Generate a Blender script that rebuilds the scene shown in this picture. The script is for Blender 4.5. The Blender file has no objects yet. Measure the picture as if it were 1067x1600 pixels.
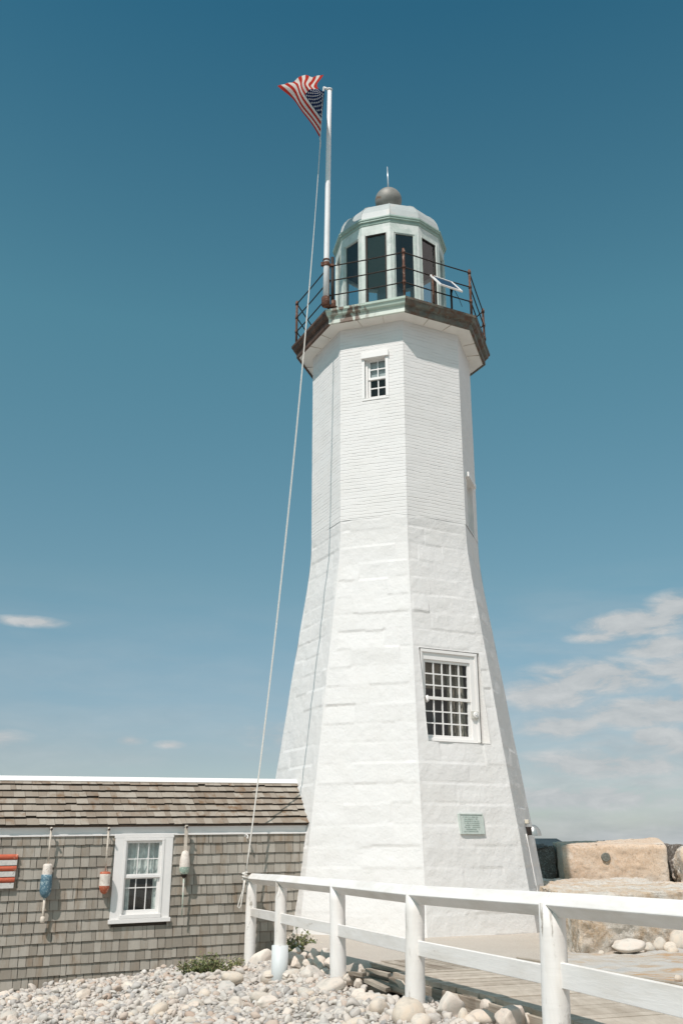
import bpy, math, random
import numpy as np
from math import sin, cos, pi, radians
from mathutils import Vector

random.seed(7)
RNG = np.random.default_rng(11)
sc = bpy.context.scene
COL = sc.collection

# ------------------------------------------------------------------ camera
EYE = 1.333
cam_d = bpy.data.cameras.new('camera')
cam = bpy.data.objects.new('camera', cam_d)
COL.objects.link(cam)
cam.location = (0, 0, EYE)
cam.rotation_euler = (radians(90 + 19.603), 0, 0)
cam_d.sensor_fit = 'VERTICAL'
cam_d.sensor_height = 36.0
cam_d.lens = 1468.96 / 1600 * 36.0
cam_d.clip_start = 0.05
cam_d.clip_end = 30000
sc.camera = cam

# ------------------------------------------------------------------ light
SUN_EL, SUN_AZ = 54.0, 207.3            # azimuth clockwise from +Y
sd = bpy.data.lights.new('sun', 'SUN')
sd.energy = 4.55
sd.angle = radians(0.53)
sd.color = (1.0, 0.915, 0.875)
so = bpy.data.objects.new('sun', sd)
COL.objects.link(so)
S = Vector((sin(radians(SUN_AZ)) * cos(radians(SUN_EL)), cos(radians(SUN_AZ)) * cos(radians(SUN_EL)), sin(radians(SUN_EL))))
so.rotation_euler = S.to_track_quat('Z', 'Y').to_euler()

sc.view_settings.view_transform = 'Standard'
sc.view_settings.look = 'None'
sc.view_settings.gamma = 1.0
sc.view_settings.use_curve_mapping = False
sc.view_settings.exposure = -0.12

world = bpy.data.worlds.new('World')
sc.world = world
world.use_nodes = True


class NT:
    """small helper around a node tree"""
    def __init__(self, tree):
        self.t = tree
        self.n = tree.nodes
        self.l = tree.links

    def add(self, typ, **kw):
        nd = self.n.new(typ)
        for k, v in kw.items():
            setattr(nd, k, v)
        return nd

    def link(self, a, b):
        self.l.new(a, b)

    def val(self, sock, v):
        if isinstance(v, (int, float)):
            sock.default_value = v
        elif isinstance(v, (tuple, list)):
            if len(v) == 3 and len(sock.default_value) == 4:
                v = (*v, 1)
            sock.default_value = v
        else:
            self.l.new(v, sock)

    def math(self, op, a, b=0.0, c=0.0, clamp=False):
        m = self.add('ShaderNodeMath', operation=op, use_clamp=clamp)
        self.val(m.inputs[0], a)
        self.val(m.inputs[1], b)
        self.val(m.inputs[2], c)
        return m.outputs[0]

    def mix(self, fac, a, b, blend='MIX'):
        m = self.add('ShaderNodeMix', data_type='RGBA', blend_type=blend)
        self.val(m.inputs[0], fac)
        self.val(m.inputs[6], a)
        self.val(m.inputs[7], b)
        return m.outputs[2]

    def noise(self, vec, scale=5, detail=4, rough=0.55, dist=0.0):
        m = self.add('ShaderNodeTexNoise')
        if vec is not None:
            self.link(vec, m.inputs['Vector'])
        m.inputs['Scale'].default_value = scale
        m.inputs['Detail'].default_value = detail
        m.inputs['Roughness'].default_value = rough
        m.inputs['Distortion'].default_value = dist
        return m.outputs['Fac']

    def ramp(self, fac, stops):
        r = self.add('ShaderNodeValToRGB')
        e = r.color_ramp.elements
        while len(e) < len(stops):
            e.new(0.5)
        for el, (p, c) in zip(e, stops):
            el.position = p
            el.color = (c, c, c, 1) if isinstance(c, (int, float)) else (*c, 1)
        self.val(r.inputs[0], fac)
        return r.outputs[0]

    def mapping(self, vec, scale=(1, 1, 1), loc=(0, 0, 0), rot=(0, 0, 0)):
        m = self.add('ShaderNodeMapping')
        self.link(vec, m.inputs[0])
        m.inputs['Scale'].default_value = scale
        m.inputs['Location'].default_value = loc
        m.inputs['Rotation'].default_value = rot
        return m.outputs[0]


def build_world():
    w = NT(world.node_tree)
    w.n.clear()
    out = w.add('ShaderNodeOutputWorld')
    bg = w.add('ShaderNodeBackground')
    sky = w.add('ShaderNodeTexSky', sky_type='NISHITA')
    sky.sun_disc = False
    sky.sun_elevation = radians(SUN_EL)
    sky.sun_rotation = radians(SUN_AZ)
    sky.altitude = 0
    sky.air_density = 1.0
    sky.dust_density = 0.9
    sky.ozone_density = 1.6
    bg.inputs['Strength'].default_value = 0.12
    tc = w.add('ShaderNodeTexCoord')
    sep = w.add('ShaderNodeSeparateXYZ')
    w.link(tc.outputs['Generated'], sep.inputs[0])
    x, y, z = sep.outputs
    az = w.math('MULTIPLY', w.math('ARCTAN2', x, y), 180 / pi)
    el = w.math('MULTIPLY', w.math('ARCSINE', z), 180 / pi)
    # muted, slightly greener blue of the photograph's sky
    tint = w.ramp(w.math('DIVIDE', el, 90.0), SKY_TINT)
    col = w.mix(1.0, sky.outputs[0], tint, 'MULTIPLY')
    # clouds low over the horizon, in degrees of azimuth / elevation
    comb = w.add('ShaderNodeCombineXYZ')
    w.link(az, comb.inputs[0])
    w.link(el, comb.inputs[1])
    ae = comb.outputs[0]
    n1 = w.noise(w.mapping(ae, (0.34, 0.95, 1), (3.1, 1.7, 0)), 1.0, 9, 0.62, 0.35)
    n2 = w.noise(w.mapping(ae, (0.11, 0.55, 1), (9.3, 4.2, 0)), 1.0, 5, 0.55, 0.2)

    def blob(a, e, ra, re):
        da = w.math('DIVIDE', w.math('SUBTRACT', az, a), ra)
        de = w.math('DIVIDE', w.math('SUBTRACT', el, e), re)
        d = w.math('SQRT', w.math('ADD', w.math('MULTIPLY', da, da), w.math('MULTIPLY', de, de)))
        return w.math('SUBTRACT', 1.0, d, clamp=True)
    dens = None
    for a, e, ra, re, k in CLOUDS:
        b = w.math('MULTIPLY', blob(a, e, ra, re), k)
        dens = b if dens is None else w.math('MAXIMUM', dens, b)
    body = w.math('MULTIPLY', dens, w.math('ADD', w.math('MULTIPLY', n1, 4.2), -1.0), clamp=True)
    m1 = w.ramp(body, [(0.06, 0.0), (0.75, 1.0)])
    # thin veils that grow towards the horizon
    low = w.ramp(w.math('DIVIDE', el, 16.0), [(0.0, 1.0), (0.3, 0.75), (1.0, 0.0)])
    right = w.ramp(w.math('DIVIDE', w.math('ADD', az, 24.0), 48.0), [(0.0, 0.35), (0.62, 0.30), (0.80, 1.0)])
    veil = w.math('MULTIPLY', w.math('MULTIPLY', low, right), w.ramp(n2, [(0.33, 0.0), (0.6, 0.9)]))
    m = w.math('MAXIMUM', w.math('MULTIPLY', m1, 0.95), veil)
    shade = w.ramp(n1, [(0.3, (3.85, 4.2, 4.4)), (0.7, (5.4, 5.6, 5.65))])
    cloudy = w.mix(m, col, shade)
    # cloud bank added out of view at right and behind, filling the shaded faces
    b1 = w.ramp(w.math('DIVIDE', w.math('ABSOLUTE', w.math('SUBTRACT', az, 92.0)), 100.0), [(0.0, 1.0), (0.36, 1.0), (0.56, 0.0)])
    b2 = w.ramp(w.math('DIVIDE', el, 90.0), [(0.0, 0.4), (0.08, 1.0), (0.6, 1.0), (0.8, 0.0)])
    n3 = w.noise(w.mapping(tc.outputs['Generated'], (1, 1, 1.8)), 2.6, 7, 0.6, 0.3)
    bank = w.math('MULTIPLY', w.math('MULTIPLY', b1, b2), w.ramp(n3, [(0.36, 0.0), (0.52, 1.0)]))
    cloudy = w.mix(bank, cloudy, FILL_BANK)
    w.link(cloudy, bg.inputs['Color'])
    w.link(bg.outputs[0], out.inputs[0])


SKY_TINT = [(0.0, (.82, .90, 1.06)), (.03, (.80, .85, .91)), (.055, (.80, .80, .80)), (.165, (.80, 1.0, .83)), (.338, (.70, 1.22, .95)), (.53, (.30, .88, .81)), (1.0, (.30, .85, .80))]
FILL_BANK = (8.8, 8.1, 7.8)
CLOUDS = [  # azimuth, elevation, half width, half height, weight
    (17.6, 12.2, 4.2, 1.2, 1.15), (20.6, 12.9, 3.2, 1.4, 1.2), (19.0, 10.8, 3.6, 1.0, 1.05), (15.5, 11.6, 2.6, .6, .8),
    (15.5, 9.3, 6.5, 1.6, 1.0), (20.5, 9.6, 4.5, 1.4, 1.0), (12.4, 8.4, 4.2, 1.7, .95), (17.5, 7.2, 5.2, 1.3, 1.15), (13.0, 6.6, 4.0, 1.2, .9),
    (20.8, 7.9, 1.9, 1.4, 1.5), (18.9, 7.4, 1.9, 1.0, 1.35), (18.0, 5.8, 1.8, .9, 1.35), (20.5, 5.4, 4.0, 1.5, 1.15), (15.2, 4.4, 8.0, 1.4, .95),
    (13.0, 2.6, 10.0, 1.1, 1.0), (-18.6, 12.3, 2.8, .45, .85), (-12.4, 5.8, 1.3, .4, .7), (-10.1, 5.6, 1.3, .35, .6),
    (-20.0, 5.7, 3.0, .9, .7), (-4.0, 6.2, 3.0, 1.1, .6)]
build_world()

# ------------------------------------------------------------------ mesh tools
class MB:
    def __init__(self):
        self.v, self.f, self.m, self.sm, self.uv, self.r = [], [], [], [], {}, []

    def quad(self, pts, mi=0, smooth=False, rnd=0.0):
        i = len(self.v)
        self.v += [tuple(p) for p in pts]
        self.f.append(tuple(range(i, i + len(pts))))
        self.m.append(mi)
        self.sm.append(smooth)
        self.r.append(rnd)

    def hexa(self, c, mi=0, rnd=0.0):
        """eight corners: bottom ring of four, top ring of four"""
        i = len(self.v)
        self.v += [tuple(p) for p in c]
        for f in ((3, 2, 1, 0), (4, 5, 6, 7), (0, 1, 5, 4), (1, 2, 6, 5), (2, 3, 7, 6), (3, 0, 4, 7)):
            self.f.append(tuple(i + k for k in f))
            self.m.append(mi)
            self.sm.append(False)
            self.r.append(rnd)

    def box(self, o, ax, ay, az, mi=0, rnd=0.0):
        """o = centre, ax/ay/az = full edge vectors"""
        o, ax, ay, az = Vector(o), Vector(ax) / 2, Vector(ay) / 2, Vector(az) / 2
        c = []
        for s in (-1, 1):
            for p, q in ((-1, -1), (1, -1), (1, 1), (-1, 1)):
                c.append(o + ax * p + ay * q + az * s)
        self.hexa(c, mi, rnd)

    def tube(self, pts, rad, n=10, mi=0, caps=True, smooth=True, up=(0, 0, 1)):
        pts = [Vector(p) for p in pts]
        if isinstance(rad, (int, float)):
            rad = [rad] * len(pts)
        base = len(self.v)
        t0 = None
        for i, p in enumerate(pts):
            d = (pts[min(i + 1, len(pts) - 1)] - pts[max(i - 1, 0)])
            d = d.normalized() if d.length > 1e-9 else Vector((0, 0, 1))
            if t0 is None:
                u = Vector(up)
                if abs(d.dot(u)) > 0.95:
                    u = Vector((1, 0, 0))
                a = d.cross(u).normalized()
            else:
                a = (t0 - d * t0.dot(d)).normalized()
            t0 = a
            b = d.cross(a)
            for k in range(n):
                an = 2 * pi * k / n
                self.v.append(tuple(p + (a * cos(an) + b * sin(an)) * rad[i]))
        for i in range(len(pts) - 1):
            for k in range(n):
                k2 = (k + 1) % n
                self.f.append((base + i * n + k, base + i * n + k2, base + (i + 1) * n + k2, base + (i + 1) * n + k))
                self.m.append(mi); self.sm.append(smooth); self.r.append(0.0)
        if caps:
            e = base + (len(pts) - 1) * n
            self.f.append(tuple(base + k for k in reversed(range(n))))
            self.f.append(tuple(e + k for k in range(n)))
            self.m += [mi, mi]; self.sm += [False, False]; self.r += [0.0, 0.0]

    def ring(self, prof, n, ang0, c, mi=0, smooth=False, arc=None):
        """prof = list of (R, z) swept round an n-gon about c; each profile segment gets its own vertices"""
        for (r0, z0), (r1, z1) in zip(prof[:-1], prof[1:]):
            for k in (range(n) if arc is None else arc):
                a0, a1 = ang0 + 2 * pi * k / n, ang0 + 2 * pi * (k + 1) / n
                p = [(c[0] + r0 * cos(a0), c[1] + r0 * sin(a0), z0), (c[0] + r0 * cos(a1), c[1] + r0 * sin(a1), z0),
                     (c[0] + r1 * cos(a1), c[1] + r1 * sin(a1), z1), (c[0] + r1 * cos(a0), c[1] + r1 * sin(a0), z1)]
                if r0 < 1e-6: p = p[1:]
                elif r1 < 1e-6: p = p[:3]
                self.quad(p, mi, smooth)

    def build(self, name, mats, parent=None, weld=False, bevel=0.0):
        org = Vector(parent['_o']) if parent is not None else Vector((0, 0, 0))
        me = bpy.data.meshes.new(name)
        me.from_pydata([tuple(Vector(p) - org) for p in self.v], [], self.f)
        if not isinstance(mats, (list, tuple)):
            mats = [mats]
        for m in mats:
            me.materials.append(m)
        me.polygons.foreach_set('material_index', self.m)
        me.polygons.foreach_set('use_smooth', self.sm)
        if any(self.r):
            at = me.attributes.new('rnd', 'FLOAT', 'FACE')
            at.data.foreach_set('value', self.r)
        me.update()
        o = bpy.data.objects.new(name, me)
        COL.objects.link(o)
        if parent is not None:
            o.parent = parent
            o['_o'] = tuple(org)
        else:
            o['_o'] = (0, 0, 0)
        if bevel:
            b = o.modifiers.new('bevel', 'BEVEL')
            b.width = bevel
            b.segments = 2
            b.limit_method = 'ANGLE'
            b.angle_limit = radians(40)
        return o


def thing(name, loc, label, cat, group=None):
    o = bpy.data.objects.new(name, None)
    o.empty_display_size = 0.2
    COL.objects.link(o)
    o.location = loc
    o['_o'] = tuple(loc)
    tag(o, label, cat, group)
    return o


def tag(o, label=None, cat=None, group=None, kind=None):
    if label: o['label'] = label
    if cat: o['category'] = cat
    if group: o['group'] = group
    if kind: o['kind'] = kind
    return o


def recentre(o, p):
    """put the origin of a top-level mesh at p"""
    p = Vector(p)
    for v in o.data.vertices:
        v.co -= p
    o.location = p
    o['_o'] = tuple(p)
    return o


def mesh_np(name, verts, faces, mat, parent=None, smooth=True, uv=None):
    org = np.array(parent['_o']) if parent is not None else np.zeros(3)
    me = bpy.data.meshes.new(name)
    faces = np.asarray(faces, dtype=np.int32)
    me.vertices.add(len(verts))
    me.vertices.foreach_set('co', (np.asarray(verts, dtype=np.float64) - org).astype(np.float32).ravel())
    nf, k = faces.shape
    me.loops.add(nf * k)
    me.loops.foreach_set('vertex_index', faces.ravel())
    me.polygons.add(nf)
    me.polygons.foreach_set('loop_start', np.arange(0, nf * k, k, dtype=np.int32))
    me.polygons.foreach_set('use_smooth', np.full(nf, smooth))
    if uv is not None:
        l = me.uv_layers.new(name='UVMap')
        l.data.foreach_set('uv', np.asarray(uv, dtype=np.float32)[faces.ravel()].ravel())
    me.update(calc_edges=True)
    me.validate()
    me.materials.append(mat)
    o = bpy.data.objects.new(name, me)
    COL.objects.link(o)
    if parent is not None:
        o.parent = parent
        o['_o'] = tuple(org)
    return o


# ------------------------------------------------------------------ materials
def mat(name):
    m = bpy.data.materials.new(name)
    m.use_nodes = True
    t = NT(m.node_tree)
    bs = t.n['Principled BSDF']
    return m, t, bs


def pmat(name, col, rough=0.6, metal=0.0, var=0.12, scale=6.0, bump=0.0, bscale=60.0, col2=None, thr=(0.55, 0.7), s2=9.0, spec=0.4):
    """plain painted / metal / stone surface with tonal variation, blotches of a second colour and fine bump"""
    m, t, bs = mat(name)
    tc = t.add('ShaderNodeTexCoord')
    v = tc.outputs['Object']
    n = t.noise(v, scale, 5, 0.6)
    lo = tuple(c * (1 - var) for c in col)
    hi = tuple(min(1, c * (1 + var)) for c in col)
    c = t.mix(t.ramp(n, [(0.3, 0.0), (0.7, 1.0)]), lo, hi)
    if col2:
        n2 = t.noise(v, s2, 6, 0.65, 0.4)
        c = t.mix(t.ramp(n2, [(thr[0], 0.0), (thr[1], 1.0)]), c, col2)
    t.link(c, bs.inputs['Base Color'])
    bs.inputs['Roughness'].default_value = rough
    bs.inputs['Metallic'].default_value = metal
    bs.inputs['Specular IOR Level'].default_value = spec
    if bump:
        b = t.add('ShaderNodeBump')
        b.inputs['Strength'].default_value = bump
        b.inputs['Distance'].default_value = 0.01
        t.link(t.noise(v, bscale, 5, 0.6), b.inputs['Height'])
        t.link(b.outputs[0], bs.inputs['Normal'])
    return m


WHITE = (0.765, 0.745, 0.72)


def tower_mat(name, brick):
    m, t, bs = mat(name)
    uvn = t.add('ShaderNodeUVMap')
    uvn.uv_map = 'UVMap'
    uv = uvn.outputs[0]
    tc = t.add('ShaderNodeTexCoord')
    obj = tc.outputs['Object']
    # painted grain: small lumps under many coats of whitewash
    g1 = t.noise(obj, 34, 6, 0.62)
    g2 = t.noise(obj, 7, 4, 0.55)
    vor = t.add('ShaderNodeTexVoronoi', feature='SMOOTH_F1')
    t.link(obj, vor.inputs['Vector'])
    vor.inputs['Scale'].default_value = 17
    h = t.math('ADD', t.math('MULTIPLY', g1, 0.5), t.math('MULTIPLY', vor.outputs['Distance'], 0.35 if not brick else 0.12))
    dirt = t.ramp(t.noise(obj, 1.6, 6, 0.65, 0.3), [(0.42, 0.0), (0.75, 1.0)])
    col = t.mix(t.math('MULTIPLY', dirt, 0.30), tuple(c * (.985 if brick else .925) for c in WHITE), (0.66, 0.63, 0.58))
    if brick:
        wob = t.noise(obj, 5, 3, 0.5)
        sh = t.add('ShaderNodeCombineXYZ')
        t.link(t.math('MULTIPLY', t.math('SUBTRACT', wob, 0.5), 0.05), sh.inputs[1])
        va = t.add('ShaderNodeVectorMath', operation='ADD')
        t.link(uv, va.inputs[0])
        t.link(sh.outputs[0], va.inputs[1])
        br = t.add('ShaderNodeTexBrick')
        t.link(va.outputs[0], br.inputs['Vector'])
        br.inputs['Scale'].default_value = 1.0
        br.inputs['Mortar Size'].default_value = 0.0075
        br.inputs['Mortar Smooth'].default_value = 0.5
        br.inputs['Brick Width'].default_value = 0.21
        br.inputs['Row Height'].default_value = 0.068
        br.inputs['Color1'].default_value = (0.35, 0.35, 0.35, 1)
        br.inputs['Color2'].default_value = (0.65, 0.65, 0.65, 1)
        # paint has filled a good part of the joints
        fill = t.ramp(t.noise(t.mapping(obj, (2.2, 2.2, 14.0)), 1.0, 5, 0.65), [(0.40, 0.0), (0.62, 1.0)])
        sepu = t.add('ShaderNodeSeparateXYZ')
        t.link(va.outputs[0], sepu.inputs[0])
        fv = t.math('FRACT', t.math('DIVIDE', sepu.outputs[1], 0.068))
        bed = t.ramp(t.math('ABSOLUTE', t.math('SUBTRACT', fv, 0.5)), [(0.36, 0.0), (0.46, 1.0)])
        groove = t.math('MULTIPLY', bed, fill)
        perp = t.math('MULTIPLY', br.outputs['Fac'], t.math('MULTIPLY', fill, 0.22))
        tone = t.math('MULTIPLY', t.math('SUBTRACT', br.outputs['Color'], 0.5), 0.35)
        h = t.math('ADD', t.math('ADD', t.math('MULTIPLY', h, 0.45), tone), t.math('MULTIPLY', t.math('ADD', groove, perp), -1.3))
        col = t.mix(t.math('MULTIPLY', groove, 0.30), col, (0.50, 0.47, 0.43))
        # a few rust runs and chips
    chip = t.ramp(t.noise(obj, 4.2, 7, 0.7), [(0.735, 0.0), (0.76, 1.0)])
    col = t.mix(t.math('MULTIPLY', chip, 0.35), col, (0.5, 0.42, 0.33))
    t.link(col, bs.inputs['Base Color'])
    bs.inputs['Roughness'].default_value = 0.72
    bs.inputs['Specular IOR Level'].default_value = 0.25
    b = t.add('ShaderNodeBump')
    b.inputs['Strength'].default_value = 0.55 if brick else 0.8
    b.inputs['Distance'].default_value = 0.010 if brick else 0.014
    t.link(t.math('ADD', h, t.math('MULTIPLY', g2, 0.5)), b.inputs['Height'])
    t.link(b.outputs[0], bs.inputs['Normal'])
    return m


def shingle_mat(name, lo, hi, stain, rough=0.85):
    m, t, bs = mat(name)
    at = t.add('ShaderNodeAttribute')
    at.attribute_name = 'rnd'
    tc = t.add('ShaderNodeTexCoord')
    v = tc.outputs['Object']
    grain = t.noise(t.mapping(v, (70, 70, 4)), 1.0, 3, 0.6)
    big = t.noise(v, 1.4, 4, 0.6)
    f = t.math('ADD', t.math('MULTIPLY', at.outputs['Fac'], 0.75), t.math('MULTIPLY', t.math('SUBTRACT', big, 0.5), 0.8))
    f = t.math('ADD', f, t.math('MULTIPLY', t.math('SUBTRACT', grain, 0.5), 0.5), clamp=True)
    c = t.mix(f, lo, hi)
    # a minority of boards carry a warmer stain
    fr = t.math('FRACT', t.math('MULTIPLY', at.outputs['Fac'], 7.31))
    st = t.math('MULTIPLY', t.ramp(fr, [(0.5, 0.15), (0.9, 0.85)]), t.ramp(t.noise(t.mapping(v, (7, 7, 1.6)), 1.0, 5, 0.62), [(0.44, 0.0), (0.62, 1.0)]))
    c = t.mix(st, c, stain)
    t.link(c, bs.inputs['Base Color'])
    bs.inputs['Roughness'].default_value = rough
    bs.inputs['Specular IOR Level'].default_value = 0.15
    b = t.add('ShaderNodeBump')
    b.inputs['Strength'].default_value = 0.35
    b.inputs['Distance'].default_value = 0.004
    t.link(grain, b.inputs['Height'])
    t.link(b.outputs[0], bs.inputs['Normal'])
    return m


def wood_mat(name, base, dark, axis=(1, 1, 1), rough=0.8, paint=None, wear=(0.6, 0.72), wmap=(7, 7, 1.6)):
    """weathered board; with paint = a colour that has flaked off in places"""
    m, t, bs = mat(name)
    tc = t.add('ShaderNodeTexCoord')
    v = tc.outputs['Object']
    g = t.noise(t.mapping(v, axis), 1.0, 5, 0.65, 0.3)
    at = t.add('ShaderNodeAttribute')
    at.attribute_name = 'rnd'
    c = t.mix(t.math('ADD', t.math('MULTIPLY', t.ramp(g, [(0.35, 0.0), (0.7, 1.0)]), 0.7), t.math('MULTIPLY', at.outputs['Fac'], 0.4), clamp=True), base, dark)
    if paint:
        wn = t.noise(t.mapping(v, wmap), 1.0, 7, 0.72, 0.5)
        wn2 = t.noise(v, 2.0, 3, 0.6)
        wf = t.math('MULTIPLY', t.ramp(wn, [(wear[0], 0.0), (wear[1], 1.0)]), t.ramp(wn2, [(0.40, 0.0), (0.55, 1.0)]))
        dirt = t.mix(t.ramp(t.noise(t.mapping(v, tuple(q * .5 for q in wmap)), 1.0, 6, 0.68, 0.4), [(0.42, 0.0), (0.72, 0.8)]), paint, tuple(p * q for p, q in zip(paint, (.80, .77, .72))))
        c = t.mix(wf, dirt, c)
    t.link(c, bs.inputs['Base Color'])
    bs.inputs['Roughness'].default_value = rough
    bs.inputs['Specular IOR Level'].default_value = 0.25
    b = t.add('ShaderNodeBump')
    b.inputs['Strength'].default_value = 0.4
    b.inputs['Distance'].default_value = 0.006
    t.link(g, b.inputs['Height'])
    t.link(b.outputs[0], bs.inputs['Normal'])
    return m


def stone_mat(name, cols, scale=3.0, rough=0.85, bump=0.5, bscale=14.0, speck=True, perobj=False, dist=0.014):
    m, t, bs = mat(name)
    tc = t.add('ShaderNodeTexCoord')
    v = tc.outputs['Object']
    n1 = t.noise(v, scale, 5, 0.6, 0.5)
    c = t.ramp(n1, [(p, cc) for p, cc in zip(np.linspace(0.3, 0.7, len(cols)), cols)])
    if perobj:
        oi = t.add('ShaderNodeObjectInfo')
        tint = t.ramp(oi.outputs['Random'], [(0.0, (1.0, 0.99, 0.97)), (0.25, (0.85, 0.87, 0.88)), (0.5, (1.04, 0.99, 0.93)), (0.75, (1.1, 1.08, 1.06)), (1.0, (0.97, 0.90, 0.84))])
        c = t.mix(1.0, c, tint, 'MULTIPLY')
    if speck:
        sp0 = t.noise(v, 22, 5, 0.75)
        c = t.mix(t.ramp(sp0, [(0.36, 0.5), (0.46, 0.0), (0.62, 0.0)]), c, (0.24, 0.21, 0.18))
        c = t.mix(t.ramp(sp0, [(0.52, 0.0), (0.66, 0.5)]), c, (0.66, 0.62, 0.57))
        sp = t.noise(v, 75, 3, 0.7)
        c = t.mix(t.ramp(sp, [(0.56, 0.0), (0.7, 0.45)]), c, (0.16, 0.15, 0.14))
        sp2 = t.noise(v, 48, 3, 0.7)
        c = t.mix(t.ramp(sp2, [(0.58, 0.0), (0.7, 0.5)]), c, (0.72, 0.69, 0.65))
    t.link(c, bs.inputs['Base Color'])
    bs.inputs['Roughness'].default_value = rough
    bs.inputs['Specular IOR Level'].default_value = 0.25
    b = t.add('ShaderNodeBump')
    b.inputs['Strength'].default_value = bump
    b.inputs['Distance'].default_value = dist
    t.link(t.math('ADD', t.noise(v, bscale, 7, 0.68), t.math('MULTIPLY', t.noise(v, bscale * 4, 3, 0.6), 0.25)), b.inputs['Height'])
    t.link(b.outputs[0], bs.inputs['Normal'])
    return m


def glass_mat(name, tint=(0.75, 0.8, 0.8), dirty=0.04, wav=0.0, ior=1.7):
    m = bpy.data.materials.new(name)
    m.use_nodes = True
    t = NT(m.node_tree)
    t.n.clear()
    out = t.add('ShaderNodeOutputMaterial')
    tr = t.add('ShaderNodeBsdfTransparent')
    tr.inputs[0].default_value = (*tint, 1)
    gl = t.add('ShaderNodeBsdfGlossy')
    gl.inputs['Roughness'].default_value = 0.015
    lw = t.add('ShaderNodeLayerWeight')
    lw.inputs['Blend'].default_value = 0.5        # Schlick reflectance, the same from both sides of the sheet
    r0 = ((ior - 1) / (ior + 1)) ** 2
    refl = t.math('ADD', r0, t.math('MULTIPLY', t.math('POWER', lw.outputs['Facing'], 5.0), 1 - r0))
    df = t.add('ShaderNodeBsdfDiffuse')
    df.inputs[0].default_value = (0.6, 0.6, 0.58, 1)
    if wav:
        tc = t.add('ShaderNodeTexCoord')
        b = t.add('ShaderNodeBump')
        b.inputs['Strength'].default_value = wav
        b.inputs['Distance'].default_value = 0.02
        t.link(t.noise(tc.outputs['Object'], 3.0, 2, 0.5), b.inputs['Height'])
        t.link(b.outputs[0], gl.inputs['Normal'])
    m1 = t.add('ShaderNodeMixShader')
    m1.inputs[0].default_value = dirty
    t.link(tr.outputs[0], m1.inputs[1])
    t.link(df.outputs[0], m1.inputs[2])
    m2 = t.add('ShaderNodeMixShader')
    t.link(refl, m2.inputs[0])
    t.link(m1.outputs[0], m2.inputs[1])
    t.link(gl.outputs[0], m2.inputs[2])
    t.link(m2.outputs[0], out.inputs[0])
    return m


M = {}
M['granite_white'] = tower_mat('whitewashed granite', False)
M['brick_white'] = tower_mat('whitewashed brick', True)
M['white'] = pmat('white trim paint', (0.80, 0.775, 0.745), 0.45, var=0.03, scale=3, bump=0.08, bscale=40)
M['soffit'] = pmat('soffit paint', (0.80, 0.77, 0.72), 0.6, var=0.04, scale=4, col2=(0.55, 0.47, 0.38), thr=(0.66, 0.78), s2=5)
M['copper'] = pmat('pale verdigris paint', (0.52, 0.575, 0.525), 0.5, var=0.12, scale=5, bump=0.15, bscale=18, col2=(0.64, 0.655, 0.615), thr=(0.5, 0.62), s2=4)
M['fascia'] = pmat('stained copper fascia', (0.45, 0.54, 0.46), 0.55, var=0.18, scale=5, bump=0.2, bscale=20, col2=(0.17, 0.085, 0.05), thr=(0.62, 0.72), s2=2.6)
def stain_mat(name, col, col2):
    m = pmat(name, col, .55, var=.12, scale=5, bump=.2, bscale=20, col2=col2, thr=(.66, .74), s2=2.6)
    t = NT(m.node_tree)
    bs = t.n['Principled BSDF']
    src = bs.inputs['Base Color'].links[0].from_socket
    tc = t.add('ShaderNodeTexCoord')
    vm = t.add('ShaderNodeVectorMath', operation='DISTANCE')
    t.link(tc.outputs['Object'], vm.inputs[0])
    vm.inputs[1].default_value = (-.98, -1.85, 11.62)      # rust washed from the foot of the flagpole
    n = t.noise(t.mapping(tc.outputs['Object'], (9, 9, 2.5)), 1.0, 5, .6)
    f = t.math('MULTIPLY', t.ramp(vm.outputs['Value'], [(.25, 1.0), (.62, 0.0)]), t.ramp(n, [(.46, 0.0), (.56, .9)]))
    t.link(t.mix(f, src, (.13, .065, .04)), bs.inputs['Base Color'])
    return m


M['fascia'] = stain_mat('stained copper fascia', (0.45, 0.54, 0.46), (0.30, 0.27, 0.2))
M['fascia_low'] = stain_mat('pale trim board', (0.62, 0.66, 0.58), (0.40, 0.36, 0.28))
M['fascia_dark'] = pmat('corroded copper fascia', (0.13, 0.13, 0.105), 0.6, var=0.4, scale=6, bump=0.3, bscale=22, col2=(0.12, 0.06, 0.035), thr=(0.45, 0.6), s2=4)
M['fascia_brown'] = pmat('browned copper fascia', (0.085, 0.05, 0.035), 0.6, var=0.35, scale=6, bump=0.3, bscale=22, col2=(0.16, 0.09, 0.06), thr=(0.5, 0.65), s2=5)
M['dome'] = pmat('pale metal dome', (0.43, 0.455, 0.44), 0.5, var=0.08, scale=3, bump=0.12, bscale=12, col2=(0.52, 0.44, 0.38), thr=(0.58, 0.75), s2=3)
M['ball'] = pmat('weathered ball', (0.25, 0.24, 0.215), 0.6, 0.25, var=0.22, scale=4, bump=0.15, bscale=20, col2=(0.22, 0.13, 0.08), thr=(0.58, 0.7), s2=4)
M['rust'] = pmat('rusty iron', (0.13, 0.06, 0.038), 0.8, 0.2, var=0.45, scale=20, bump=0.5, bscale=60, col2=(0.34, 0.24, 0.19), thr=(0.58, 0.66), s2=12)
M['batten'] = pmat('gap shade', (.5, .45, .38), .8)  # tone of the shadow gaps painted as strips between soffit boards
M['iron'] = pmat('dark iron', (0.035, 0.025, 0.02), 0.7, 0.3, var=0.3, scale=20, bump=0.3)
M['dark'] = pmat('dark interior', (0.02, 0.02, 0.022), 0.9, var=0.3, scale=3)
M['grey_room'] = pmat('grey interior', (0.16, 0.165, 0.165), 0.9, var=0.3, scale=1.5)
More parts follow.
